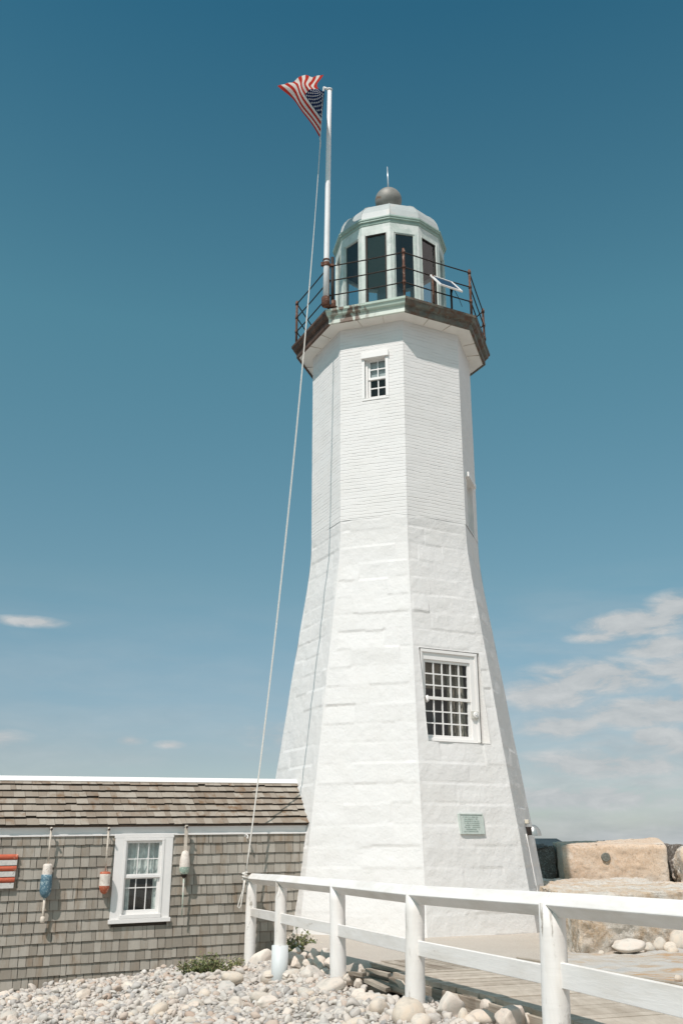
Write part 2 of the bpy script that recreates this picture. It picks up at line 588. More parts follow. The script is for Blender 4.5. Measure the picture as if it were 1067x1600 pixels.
M['pole'] = pmat('white pole paint', (0.74, 0.74, 0.73), 0.4, var=0.06, scale=4, bump=0.1, bscale=20)
M['rope'] = pmat('rope', (0.70, 0.665, 0.61), 0.9, var=0.15, scale=60, bump=0.5, bscale=300)
M['alu'] = pmat('aluminium', (0.70, 0.70, 0.69), 0.35, 0.6, var=0.08)
M['plaque'] = pmat('verdigris plaque', (0.47, 0.515, 0.475), 0.6, 0.0, var=0.10, scale=8, col2=(0.36, 0.40, 0.32), thr=(0.6, 0.7), s2=14)
M['plaque_dark'] = pmat('plaque letters', (0.40, 0.47, 0.425), 0.6, 0.0, var=0.2, scale=20)
M['glass'] = glass_mat('window glass', (0.88, 0.91, 0.91), 0.012, 0.0, 1.42)
M['lantern_glass'] = glass_mat('lantern glass', (0.86, 0.90, 0.92), 0.008, 0.0, 1.75)
M['wall_shingle'] = shingle_mat('grey cedar shingle', (0.265, 0.235, 0.195), (0.45, 0.415, 0.36), (0.25, 0.19, 0.135))
M['roof_shingle'] = shingle_mat('roof cedar shingle', (0.245, 0.20, 0.157), (0.42, 0.375, 0.315), (0.19, 0.115, 0.065))
M['end_grain_shade'] = pmat('shaded end grain', (.045, .034, .026), .9, var=.3, scale=14)  # butt ends darkened to paint in the shadow under each course
M['fence'] = wood_mat('white fence paint', (0.42, 0.38, 0.33), (0.20, 0.17, 0.14), (3, 3, 30), 0.6, (0.80, 0.77, 0.735), (0.565, 0.605))
M['fence_board'] = wood_mat('flaking white board', (0.40, 0.36, 0.31), (0.2, 0.17, 0.14), (4, 4, 40), 0.6, (0.80, 0.77, 0.735), (0.655, 0.69), (2.2, 1.6, 9))
M['fence_rail'] = wood_mat('white rail paint', (0.42, 0.38, 0.33), (0.20, 0.17, 0.14), (3, 3, 30), 0.6, (0.80, 0.77, 0.735), (0.69, 0.72), (3, 3, 14))
M['sleeve'] = pmat('white plastic sleeve', (0.62, 0.645, 0.635), 0.5, var=0.04, scale=5)
M['deck'] = wood_mat('weathered deck', (0.56, 0.49, 0.405), (0.36, 0.30, 0.235), (9, 2.2, 30))
M['deck_edge'] = wood_mat('weathered deck edge', (0.50, 0.44, 0.36), (0.20, 0.155, 0.115), (6, 2.0, 45))
M['deck_dark'] = wood_mat('dark joist', (0.12, 0.09, 0.065), (0.04, 0.032, 0.025), (6, 2, 45))
M['shade_metal'] = pmat('lamp metal', (0.42, 0.42, 0.40), 0.35, 0.7, var=0.2)

# ------------------------------------------------------------------ terrain
GP = [(-4.8, 14.75, -.62), (-8, 13.3, -.75), (-3.5, 15.3, -.5), (-2.1, 16, -.38), (-1.4, 16.0, -.44), (-1.25, 15, -.48), (-.85, 13.4, -.50), (-.7, 12.6, -.36), (-.05, 11.2, -.07), (-.25, 12.4, -.08), (-.5, 15.2, -.16), (.5, 10.2, -.06), (1.1, 8.4, .0), (-.44, 13.3, -.07), (-.66, 14.4, -.06), (-.25, 12.7, -.02),
      (.64, 8.9, .07), (.75, 8.2, .08), (1.4, 6.8, .08), (0, 0, -.27), (-4, 8, -.68), (-1.6, 10.5, -.30), (-.9, 9, -.22), (2, 3, -.1), (-6, 10, -.75), (-3, 12.5, -.5), (-.4, 7.5, -.18),
      (3, 9, .02), (5, 8, 0), (8, 12, 0), (3, 14, -.06), (1, 18, -.06), (1, 12, .02), (-3, 20, -.3), (5, 24, 0), (12, 24, -.2), (-12, 16, -.9), (2.2, 7.4, .05)]
GPa = np.array(GP)


def ground_z(x, y):
    x = np.asarray(x, float); y = np.asarray(y, float)
    d2 = (x[..., None] - GPa[:, 0]) ** 2 + (y[..., None] - GPa[:, 1]) ** 2 + 0.12
    w = d2 ** -1.7
    return (w * GPa[:, 2]).sum(-1) / w.sum(-1)


def vnoise(x, y, seed=0):
    """smooth value noise"""
    xi, yi = np.floor(x).astype(int), np.floor(y).astype(int)
    fx, fy = x - xi, y - yi
    fx, fy = fx * fx * (3 - 2 * fx), fy * fy * (3 - 2 * fy)

    def h(a, b):
        n = (a * 374761393 + b * 668265263 + seed * 982451653) & 0x7fffffff
        n = ((n ^ (n >> 13)) * 1274126177) & 0x7fffffff
        return ((n ^ (n >> 16)) & 0xffff) / 65535.0
    return (h(xi, yi) * (1 - fx) + h(xi + 1, yi) * fx) * (1 - fy) + (h(xi, yi + 1) * (1 - fx) + h(xi + 1, yi + 1) * fx) * fy


def grid_faces(nx, ny):
    i = np.arange(nx - 1)[None, :] + np.arange(ny - 1)[:, None] * nx
    i = i.ravel()
    return np.stack([i, i + 1, i + nx + 1, i + nx], 1)


def terrain():
    xs = np.unique(np.concatenate([np.linspace(-60, -9, 18), np.linspace(-9, 9, 121), np.linspace(9, 60, 18)]))
    ys = np.unique(np.concatenate([np.linspace(-30, 3, 20), np.linspace(3, 19, 121), np.linspace(19, 34, 26)]))
    X, Y = np.meshgrid(xs, ys)
    Z = ground_z(X, Y) + 0.03 * (vnoise(X * 1.3, Y * 1.3, 3) - 0.5)
    far = np.clip((np.hypot(X, Y - 8) - 20) / 14, 0, 1)
    Z = Z - far ** 2 * 2.2
    V = np.stack([X, Y, Z], -1).reshape(-1, 3)
    m, t, bs = mat('gravel bed')
    tc = t.add('ShaderNodeTexCoord')
    v = tc.outputs['Object']
    vo = t.add('ShaderNodeTexVoronoi')
    t.link(v, vo.inputs['Vector'])
    vo.inputs['Scale'].default_value = 45
    c = t.mix(t.noise(v, 30, 4), (0.36, 0.32, 0.28), (0.56, 0.52, 0.47))
    t.link(c, bs.inputs['Base Color'])
    bs.inputs['Roughness'].default_value = 0.9
    b = t.add('ShaderNodeBump')
    b.inputs['Distance'].default_value = 0.02
    b.inputs['Strength'].default_value = 0.8
    t.link(vo.outputs['Distance'], b.inputs['Height'])
    t.link(b.outputs[0], bs.inputs['Normal'])
    o = mesh_np('beach', V, grid_faces(len(xs), len(ys)), m)
    tag(o, kind='structure')
    # open sea all round, out to the horizon
    ms, t, bs = mat('sea water')
    bs.inputs['Base Color'].default_value = (0.03, 0.07, 0.09, 1)
    bs.inputs['Roughness'].default_value = 0.12
    tc = t.add('ShaderNodeTexCoord')
    b = t.add('ShaderNodeBump')
    b.inputs['Distance'].default_value = 0.3
    t.link(t.noise(tc.outputs['Object'], 0.6, 5, 0.6), b.inputs['Height'])
    t.link(b.outputs[0], bs.inputs['Normal'])
    mb = MB()
    mb.quad([(-9000, -9000, -1.9), (9000, -9000, -1.9), (9000, 12000, -1.9), (-9000, 12000, -1.9)])
    tag(mb.build('sea', ms), kind='structure')
    # low wooded shore across the harbour
    xs = np.linspace(-1200, 1500, 200)
    V, F = [], []
    for i, x in enumerate(xs):
        h = 7 + 9 * float(vnoise(np.array(x / 90.), np.array(.5), 5)) + 3 * float(vnoise(np.array(x / 17.), np.array(.5), 8)) + 0
        h = (h if x < 365 else max(-1.5, h - (x - 365) * .4)) - 3.4 + (3 if 250 < x < 365 else 0)
        V += [(x, 1650, -2.5), (x, 1670, h), (x, 1900, h + 2), (x, 2100, -2.5)]
        if i:
            for k in range(3):
                F.append(((i - 1) * 4 + k, i * 4 + k, i * 4 + k + 1, (i - 1) * 4 + k + 1))
    hm = pmat('distant woods', (0.03, 0.05, 0.06), 0.95, var=0.35, scale=0.02)
    tag(mesh_np('hills', np.array(V), F, hm, smooth=False), kind='structure')
    # pale sandy pad laid round the tower foot, ramping up to the boardwalk
    nx, ny = 70, 80
    U, Vv = np.meshgrid(np.linspace(0, 1, nx), np.linspace(0, 1, ny))
    y = 11.35 + Vv * 8.9
    xl = np.interp(y, [11.35, 12.0, 12.8, 13.6, 14.5, 16, 17, 20.3], [.10, .04, -.16, -.38, -.56, -.85, -1.0, -1.0])
    xr = np.interp(y, [11.35, 11.9, 13, 14.2, 16, 20.3], [1.95, 2.6, 3.0, 3.2, 3.9, 4.2])
    x = xl + (xr - xl) * U
    z = np.interp(y, [11.35, 12.5, 15.5, 20.3], [.135, .09, .02, 0.0]) + 0.012 * (vnoise(x * 2, y * 2, 9) - .5)
    edge = np.minimum(np.minimum(U * (xr - xl), (1 - U) * (xr - xl)), 10)
    z = z - 0.16 * np.clip(1 - edge / 0.12, 0, 1) ** 2 - .3 * np.clip((11.5 - y) / .15, 0, 1) ** 2
    msd, t, bs = mat('sandy aggregate')
    tc = t.add('ShaderNodeTexCoord')
    v = tc.outputs['Object']
    c = t.mix(t.noise(v, 2.2, 5, .6), (0.46, 0.40, 0.335), (0.55, 0.49, 0.42))
    c = t.mix(t.ramp(t.noise(v, 70, 3, .7), [(.5, 0), (.68, .65)]), c, (0.28, 0.23, 0.18))
    c = t.mix(t.ramp(t.noise(v, 52, 3, .7), [(.56, 0), (.68, .6)]), c, (0.7, 0.66, 0.6))
    t.link(c, bs.inputs['Base Color'])
    bs.inputs['Roughness'].default_value = 0.92
    b = t.add('ShaderNodeBump')
    b.inputs['Distance'].default_value = 0.008
    t.link(t.noise(v, 70, 3, .7), b.inputs['Height'])
    t.link(b.outputs[0], bs.inputs['Normal'])
    o = mesh_np('sand_path', np.stack([x, y, z], -1).reshape(-1, 3), grid_faces(nx, ny), msd)
    tag(o, kind='structure')


terrain()

# ------------------------------------------------------------------ lighthouse
TC = (1.108, 18.467)
A0 = radians(-85.72)
LH = thing('lighthouse', (TC[0], TC[1], 0), 'tall white octagonal lighthouse with brick top, granite base and green lantern room', 'lighthouse')
C22 = cos(pi / 8)


def phi(k): return A0 + k * pi / 4


def face_dirs(k):
    a = phi(k + .5)
    return Vector((cos(a), sin(a), 0)), Vector((-sin(a), cos(a), 0))       # outward normal, tangent


def on_face(k, t, z, a):
    """point on a vertical plane at apothem a of side k"""
    n, tt = face_dirs(k)
    return Vector((TC[0], TC[1], 0)) + n * a + tt * t + Vector((0, 0, z))


def shaft_R(z):
    z = np.asarray(z, float)
    lower = 1.708 + .1490 * .15 * np.logaddexp(0, (6.86 - z) / .15)
    return np.where(z < 7.26, lower + .019 * np.clip((z - 6.2) / 1.06, 0, 1), np.interp(z, [7.26, 11.5], [1.727, 1.738]))


WIN = {0: (-.66, .615, 3.03, 4.665), -1: (-.16, .335, 9.80, 10.70), 1: (-.36, .24, 7.30, 8.36)}
SEAM = 7.26


def tower_faces(zlo, zhi, name, material, granite):
    allV, allF, allUV = [], [], []
    base = 0
    for k in range(-4, 4):
        vis = -2 <= k <= 1
        step = (0.024 if granite else 0.05) if vis else 0.5
        n, tt = face_dirs(k)
        hole = WIN.get(k)
        if hole and not (hole[2] >= zlo - .1 and hole[3] <= zhi + .1):
            hole = None
        zs = np.linspace(zlo, zhi, max(2, int((zhi - zlo) / step) + 1))
        half = 1.05 if granite else 0.67
        nu = max(3, int(2 * half / step))
        us = np.linspace(-1, 1, nu + 1)
        if granite:
            pass
        Rz = shaft_R(zs) + (0.012 * (vnoise(zs * 2.6, zs * 0 + .3, 4) - .5) if granite else 0.004 * (vnoise(zs * 9, zs * 0 + .3, 4) - .5))
        T = us[None, :] * (Rz * sin(pi / 8))[:, None]
        Z = np.repeat(zs[:, None], nu + 1, 1)
        if hole:
            # snap the nearest grid lines to the opening
            t0, t1, z0, z1 = hole
            iz0, iz1 = np.argmin(abs(zs - z0)), np.argmin(abs(zs - z1))
            Z[iz0, :], Z[iz1, :] = z0, z1
            zs2 = Z[:, 0]
            rows = np.arange(iz0, iz1 + 1)
            iu0 = np.argmin(abs(T[(iz0 + iz1) // 2] - t0))
            iu1 = np.argmin(abs(T[(iz0 + iz1) // 2] - t1))
            # bend columns so that they follow the vertical jambs
            for r in range(len(zs)):
                tr = T[r].copy()
                wgt = 1.0 if iz0 <= r <= iz1 else max(0.0, 1 - min(abs(r - iz0), abs(r - iz1)) * step / 0.5)
                a, b = tr[iu0] + (t0 - tr[iu0]) * wgt, tr[iu1] + (t1 - tr[iu1]) * wgt
                T[r, :iu0 + 1] = np.linspace(tr[0], a, iu0 + 1)
                T[r, iu0:iu1 + 1] = np.linspace(a, b, iu1 - iu0 + 1)
                T[r, iu1:] = np.linspace(b, tr[-1], nu + 1 - iu1)
        D = np.zeros_like(T)
        if granite:
            H = 0.335
            zj = Z + 0.010 * (vnoise(T * 1.7 + 31 * k, Z * 0.8, 2) - .5)
            j = np.floor(zj / H).astype(int)
            fz = zj / H - j
            rr = np.random.default_rng(100 + k)
            bw = {}
            dist_v = np.full(T.shape, 9.0)
            off = np.zeros_like(T)
            for row in range(j.min(), j.max() + 1):
                edges = [-2.2 + rr.uniform(0, .5)]
                while edges[-1] < 2.2:
                    edges.append(edges[-1] + rr.uniform(.5, 1.05))
                edges = np.array(edges)
                offs = rr.normal(0, .0034, len(edges) + 1).clip(-.006, .011)
                tilt = rr.normal(0, .009, len(edges) + 1)
                mk = j == row
                idx = np.searchsorted(edges, T[mk])
                off[mk] = offs[idx] + tilt[idx] * (fz[mk] - .5)
                dist_v[mk] = np.abs(T[mk][:, None] - edges[None, :]).min(1)
            dist_h = np.minimum(fz, 1 - fz) * H
            keep = np.clip(vnoise(T * 1.1 + 17 * k, Z * 1.3, 6) * 2.2 - .65, 0.0, 1)
            D = off - keep * (0.0065 * np.exp(-(dist_h / .016) ** 2) + 0.0035 * np.exp(-(dist_v / .014) ** 2))
            D += 0.007 * (vnoise(T * 9 + 50 * k, Z * 9, 7) - .5) + 0.012 * (vnoise(T * 3 + 50 * k, Z * 3, 12) - .5)
            topf = np.clip((zhi - Z) / .25, 0, 1)
            D = D * topf + 0.004 * (1 - topf)
            D -= .016 * np.exp(-((zhi - .012 - Z) / .014) ** 2) * np.clip(vnoise(T * 3.1 + 9 * k, Z * 0, 21) * 2.4 - .7, 0, 1)
        else:
            D = 0.012 * (vnoise(T * 2.2 + 50 * k, Z * 2.2, 7) - .5)
        halfw = np.abs(T[:, :1])
        ed = np.clip((halfw - np.abs(T)) / .07, 0, 1)
        D = D * ed * ed * (3 - 2 * ed)
        if hole:
            D[iz0:iz1 + 1, iu0:iu1 + 1] *= 0.2
        ap = (shaft_R(Z) + (Rz - shaft_R(zs))[:, None]) * C22 + D
        P = np.array([TC[0], TC[1], 0])[None, None] + ap[..., None] * np.array(n) + T[..., None] * np.array(tt)
        P[..., 2] = Z
        F = grid_faces(nu + 1, len(zs))
        if hole:
            q = np.arange(len(F))
            r, c = q // nu, q % nu
            F = F[~((r >= iz0) & (r < iz1) & (c >= iu0) & (c < iu1))]
        allV.append(P.reshape(-1, 3)); allF.append(F + base)
        allUV.append(np.stack([T.ravel() + 3.3 * k, Z.ravel()], 1))
        base += P.shape[0] * P.shape[1]
    return mesh_np(name, np.concatenate(allV), np.concatenate(allF), material, LH, True, np.concatenate(allUV))


tower_faces(-0.25, SEAM, 'granite_wall', M['granite_white'], True)
tower_faces(SEAM - 0.004, 11.50, 'brick_wall', M['brick_white'], False)


def frame_box(mb, k, a, t0, t1, z0, z1, th, mi=0):
    """a box on side k whose outer face lies at apothem a and which is th thick"""
    n, tt = face_dirs(k)
    c = on_face(k, (t0 + t1) / 2, (z0 + z1) / 2, a - th / 2)
    mb.box(c, tt * (t1 - t0), n * th, (0, 0, z1 - z0), mi)


def reveal(k, hole, depth_a, mat_, name='reveal'):
    t0, t1, z0, z1 = hole
    mb = MB()
    w = lambda z: float(shaft_R(z)) * C22 + .002
    zz = np.linspace(z0, z1, 8)
    for t in (t0, t1):
        for a, b in zip(zz[:-1], zz[1:]):
            mb.quad([on_face(k, t, a, w(a)), on_face(k, t, b, w(b)), on_face(k, t, b, depth_a), on_face(k, t, a, depth_a)])
    for z in (z0, z1):
        mb.quad([on_face(k, t0, z, w(z)), on_face(k, t1, z, w(z)), on_face(k, t1, z, depth_a), on_face(k, t0, z, depth_a)])
    return mb


def tower_window(k, a, hole, cas, sash, cols, rows_up, rows_lo, meet, lintel=None, room='dark', bar=.016, prefix='window'):
    """cas = (left, right, bottom, top) outer edges of the casing; sash = the same for the glazed area"""
    n, tt = face_dirs(k)
    l, r, b, tp = cas
    gl, gr, gb, gt = sash
    rv = reveal(k, hole, a - .10, None)
    rv.build('window_reveal', M['granite_white' if k == 0 else 'white'], LH)
    w = MB()
    frame_box(w, k, a, l, gl - .045, b, tp, .09)
    frame_box(w, k, a, gr + .045, r, b, tp, .09)
    frame_box(w, k, a - .003, gl - .045, gr + .045, gt + .045, tp, .09)
    frame_box(w, k, a - .003, gl - .045, gr + .045, b, gb - .045, .09)
    if k == 0:   # moulded outer edge of the casing
        frame_box(w, k, a + .022, r - .055, r, b + .02, tp - .02, .02)
        frame_box(w, k, a + .022, l, l + .03, b + .02, tp - .02, .02)
        frame_box(w, k, a + .024, l, r, tp - .055, tp, .022)
        frame_box(w, k, a + .05, l + .01, r - .14, b, b + .05, .05)
    win = w.build('window', M['white'], LH, bevel=.004)
    s = MB()
    frame_box(s, k, a - .028, gl - .044, gl, meet, gt + .044, .04)
    frame_box(s, k, a - .028, gr, gr + .044, meet, gt + .044, .04)
    frame_box(s, k, a - .029, gl, gr, gt, gt + .044, .04)
    frame_box(s, k, a - .026, gl - .044, gr + .044, meet - .026, meet + .026, .055)
    frame_box(s, k, a - .045, gl - .044, gl, gb - .044, meet - .027, .04)
    frame_box(s, k, a - .045, gr, gr + .044, gb - .044, meet - .027, .04)
    frame_box(s, k, a - .046, gl, gr, gb - .044, gb, .04)
    s.build('sash', M['white'], win, bevel=.003)
    g = MB()
    for i in range(1, cols):
        t = gl + (gr - gl) * i / cols
        frame_box(g, k, a - .034, t - bar / 2, t + bar / 2, meet + .026, gt, .022)
        frame_box(g, k, a - .052, t - bar / 2, t + bar / 2, gb, meet - .027, .022)
    for i in range(1, rows_up):
        z = meet + .026 + (gt - meet - .026) * i / rows_up
        frame_box(g, k, a - .035, gl, gr, z - bar / 2, z + bar / 2, .020)
    for i in range(1, rows_lo):
        z = gb + (meet - .027 - gb) * i / rows_lo
        frame_box(g, k, a - .053, gl, gr, z - bar / 2, z + bar / 2, .020)
    g.build('glazing_bars', M['white'], win)
    p = MB()
    p.quad([on_face(k, gl, meet, a - .046), on_face(k, gr, meet, a - .046), on_face(k, gr, gt, a - .046), on_face(k, gl, gt, a - .046)])
    p.quad([on_face(k, gl, gb, a - .064), on_face(k, gr, gb, a - .064), on_face(k, gr, meet, a - .064), on_face(k, gl, meet, a - .064)])
    p.build('pane', M['glass'], win)
    # the room behind: a closed dark box
    rm = MB()
    d = .75
    q = [on_face(k, t, z, aa) for aa in (a - .105, a - d) for (t, z) in ((l, b), (r, b), (r, tp), (l, tp))]
    for f in ((4, 5, 6, 7), (0, 1, 5, 4), (1, 2, 6, 5), (2, 3, 7, 6), (3, 0, 4, 7)):
        rm.quad([q[i] for i in f])
    rm.build('window_room', M[room], LH)
    if k == 0:
        im = MB()
        for i in range(24):
            ta, tb = gl + (gr - gl) * (.62 + .40 * i / 24), gl + (gr - gl) * (.62 + .40 * (i + 1) / 24)
            da, db = .20 + .03 * sin(i * 1.9), .20 + .03 * sin((i + 1) * 1.9)
            im.quad([on_face(k, ta + .03 * (i % 3), b + .02, a - da), on_face(k, tb + .03 * ((i + 1) % 3), b + .02, a - db), on_face(k, tb, tp - .05, a - db), on_face(k, ta, tp - .05, a - da)], 0, True)
        im.build('window_curtain', pmat('old curtain', (.42, .37, .30), .9, var=.35, scale=9), win)
        im = MB()
        frame_box(im, k, a - .26, gl, gl + (gr - gl) * .66, gt - .42, gt + .03, .04)
        im.build('window_beam', pmat('brown beam', (.26, .21, .16), .8, var=.4, scale=7), win)
    if k == -1:
        im = MB()
        frame_box(im, k, a - .09, gl - .03, gr + .03, meet - .02, gt + .04, .006)
        im.build('window_blind', pmat('grey blind', (.42, .45, .44), .9, var=.15, scale=6), win)
    if lintel:
        lm = MB()
        frame_box(lm, k, lintel[4], *lintel[:4], .16)
        lm.build('lintel', M['white'], win, bevel=.006)
    return win


tower_window(0, 1.862, WIN[0], (-.625, .57, 3.05, 4.65), (-.515, .375, 3.165, 4.425), 5, 3, 3, 3.80, room='grey_room', bar=.022)
w2 = tower_window(-1, 1.555, WIN[-1], (-.155, .33, 9.80, 10.69), (-.05, .27, 9.86, 10.64), 2, 2, 2, 10.255, room='grey_room', bar=.022, lintel=(-.21, .365, 10.675, 10.81, 1.655))
cm = MB()
frame_box(cm, -1, 1.617, -.20, -.145, 9.79, 10.674, .03)
frame_box(cm, -1, 1.617, .29, .355, 9.79, 10.674, .03)
frame_box(cm, -1, 1.612, -.20, .355, 9.745, 9.79, .03)
cm.build('casing', M['white'], w2, bevel=.004)
w3 = tower_window(1, 1.52, WIN[1], (-.36, .24, 7.30, 8.36), (-.27, .15, 7.38, 8.27), 2, 2, 2, 7.82, bar=.022, lintel=(-.44, .33, 8.34, 8.44, 1.67))

# things fixed to the tower's sunny side
wa = lambda z: float(shaft_R(z)) * C22
b = MB()
frame_box(b, 0, 1.90, .405, .54, 3.475, 3.61, .05)
bell = b.build('alarm_bell', pmat('bell box', (0.55, 0.53, 0.48), .5), LH, bevel=.006)
bell['label'] = 'small square box with round white bell beside the big window'
b = MB()
nn, tt_ = face_dirs(0)
c = on_face(0, .475, 3.545, 1.90)
b.tube([c, c + nn * .012, c + nn * .02], [.055, .053, .04], 24)
b.tube([c + nn * .02, c + nn * .035], [.022, .015], 16, mi=1)
b.build('bell_dome', [M['white'], M['alu']], bell)
b = MB()
c = on_face(0, -.545, 3.78, 1.87)
b.tube([c, c + nn * .05 + Vector((0, 0, .02)), c + nn * .07 - Vector((0, 0, .05)), c + nn * .03 - Vector((0, 0, .07))], [.02, .03, .025, .015], 10)
b.build('window_latch', M['white'], LH)

z0, z1 = 1.525, 1.855
a0, a1 = wa(z0) + .035, wa(z1) + .035
pl = MB()
P0 = [on_face(0, -.24, z0, a0), on_face(0, .24, z0, a0), on_face(0, .24, z1, a1), on_face(0, -.24, z1, a1)]
P1 = [q - nn * .05 for q in P0]
pl.hexa([P1[0], P1[1], P0[1], P0[0], P1[3], P1[2], P0[2], P0[3]])
plaque = pl.build('plaque', M['plaque'], LH, bevel=.004)
plaque['label'] = 'small pale green bronze plaque with raised lettering on the granite'
# raised border and rows of small raised letters too fine to read
pr = MB()
up = (P0[3] - P0[0]).normalized()
pn = tt_.cross(up).normalized()
if pn.dot(nn) < 0: pn = -pn
cen = sum((Vector(q) for q in P0), Vector()) / 4 + pn * .004
Hh = (P0[3] - P0[0]).length
for s in (-1, 1):
    pr.box(cen + up * s * (Hh / 2 - .012), tt_ * .47, up * .016, pn * .012)
    pr.box(cen + tt_ * s * .226, tt_ * .016, up * (Hh - .045), pn * .012)
pr.build('plaque_border', M['plaque'], plaque)
pr = MB()
rr = random.Random(3)
for r_ in range(8):
    zc = Hh / 2 - .05 - r_ * .033
    x = -.17 + rr.uniform(0, .06)
    end = .17 - rr.uniform(0, .06)
    while x < end:
        lw = rr.uniform(.006, .010)
        if rr.random() > .17:
            pr.box(cen + tt_ * x + up * zc, tt_ * lw, up * .014, pn * .006)
        x += .014
pr.build('plaque_lettering', M['plaque_dark'], plaque)

# wall lamp on the shaded side
n1, t1_ = face_dirs(1)
lampr = MB()
lc = on_face(1, .12, 1.60, wa(1.6))
lampr.box(lc + n1 * .03, t1_ * .14, n1 * .10, (0, 0, .14))
lamp = lampr.build('wall_lamp', M['iron'], LH, bevel=.008)
lamp['label'] = 'small grey metal wall lamp on the shaded side of the tower'
hb = MB()
hc = lc + n1 * .10 + Vector((0, 0, -.08))
prof = []
for i in range(9):
    a = i / 8 * pi / 2
    prof.append((.155 * cos(a), .19 * sin(a)))
for i in range(8):
    for j in range(14):
        b0, b1 = -pi / 2 + pi * j / 14, -pi / 2 + pi * (j + 1) / 14
        q = []
        for (rr0, zz0), bb in ((prof[i], b0), (prof[i], b1), (prof[i + 1], b1), (prof[i + 1], b0)):
            q.append(hc + n1 * rr0 * cos(bb) + t1_ * rr0 * sin(bb) * .8 + Vector((0, 0, zz0)))
        hb.quad(q, 0, True)
hb.build('lamp_hood', M['shade_metal'], lamp)
jb = MB()
jb.box(on_face(1, .1, 1.76, wa(1.76) + .03), t1_ * .13, n1 * .08, (0, 0, .07))
jb.build('lamp_junction', pmat('cream box', (.6, .55, .45), .6), lamp, bevel=.006)
cd = MB()
cd.tube([on_face(1, -.1 + .02 * sin(z * 3), z, wa(z) + .006) for z in np.linspace(1.55, .05, 12)], .010, 8)
cd.build('conduit', M['white'], LH)

# --- gallery
g = MB()
g.ring([(1.70, 11.440), (2.05, 11.452)], 8, A0, TC)
g.build('soffit', M['soffit'], LH)
g = MB()
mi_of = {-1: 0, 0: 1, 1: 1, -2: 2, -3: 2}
for k in range(-4, 4):
    mi = mi_of.get(k, 1)
    g.ring([(2.105, 11.552), (2.118, 11.552), (2.118, 11.575), (2.135, 11.58), (2.165, 11.60), (2.178, 11.635), (2.188, 11.665), (2.212, 11.675), (2.215, 11.722), (2.10, 11.735)],
           8, A0, TC, mi, False, [k % 8])
g.build('gallery_fascia', [M['fascia'], M['fascia_dark'], M['fascia_brown']], LH)
g = MB()
for k in range(-4, 4):
    g.ring([(2.045, 11.438), (2.098, 11.438), (2.100, 11.545), (2.106, 11.553)], 8, A0, TC, mi_of.get(k, 1), False, [k % 8])
g.build('gallery_trim_board', [M['fascia_low'], M['fascia_dark'], M['fascia_brown']], LH)
g = MB()
g.ring([(2.10, 11.735), (1.25, 11.75), (0.0, 11.76)], 8, A0, TC)
g.build('gallery_deck', M['fascia_dark'], LH)
# cracks between soffit boards are modelled as thin dark strips of shadow gap
g = MB()
for k in range(-3, 3):
    for fr in (.36, .72):
        g = MB()
        a = phi(k) + (phi(k + 1) - phi(k)) * fr
        kk = C22 / cos((fr - .5) * pi / 4)
        p, q = 1.76 * kk, 2.04 * kk
        d, s = Vector((cos(a), sin(a), 0)), Vector((-sin(a), cos(a), 0))
        o = Vector((TC[0], TC[1], 11.440))
        g.box(o + d * (p + q) / 2 + Vector((0, 0, .002)), d * (q - p), s * .006, (0, 0, .012))
        g.build('soffit_gap_shade', M['batten'], LH)
# railing
RR = 2.11
rails = [12.10, 12.455, 12.81]
for k in range(8):
    a = phi(k)
    b = MB()
    q = Vector((TC[0] + RR * cos(a), TC[1] + RR * sin(a), 11.72))
    b.tube([q, q + Vector((0, 0, 1.16 if k else 1.18))], .026, 10)
    for z in rails:
        b.tube([(q.x, q.y, z - .035), (q.x, q.y, z + .035)], .036, 10)
    b.tube([q, q + Vector((0, 0, .03))], .055, 10)
    b.build('railing_post', M['rust'], LH)
for i, z in enumerate(rails):
    b = MB()
    for k in range(8):
        p = Vector((TC[0] + (RR + .0) * cos(phi(k)), TC[1] + RR * sin(phi(k)), z))
        q = Vector((TC[0] + RR * cos(phi(k + 1)), TC[1] + RR * sin(phi(k + 1)), z))
        e = (q - p) * .012
        mid = (p + q) / 2 + Vector((0, 0, -.012))
        b.tube([p - e, p * .6 + mid * .4, mid, q * .6 + mid * .4, q + e], .0135, 8)
    b.build('rail', M['iron'], LH)
# a slim stay behind the flagpole and two short stubs for the solar panel's rail
# --- lantern room: twelve sides
NL = 12
AL = radians(-92.5)
RL = 1.245


def lpt(r, k, z): return Vector((TC[0] + r * cos(AL + k * pi / 6), TC[1] + r * sin(AL + k * pi / 6), z))


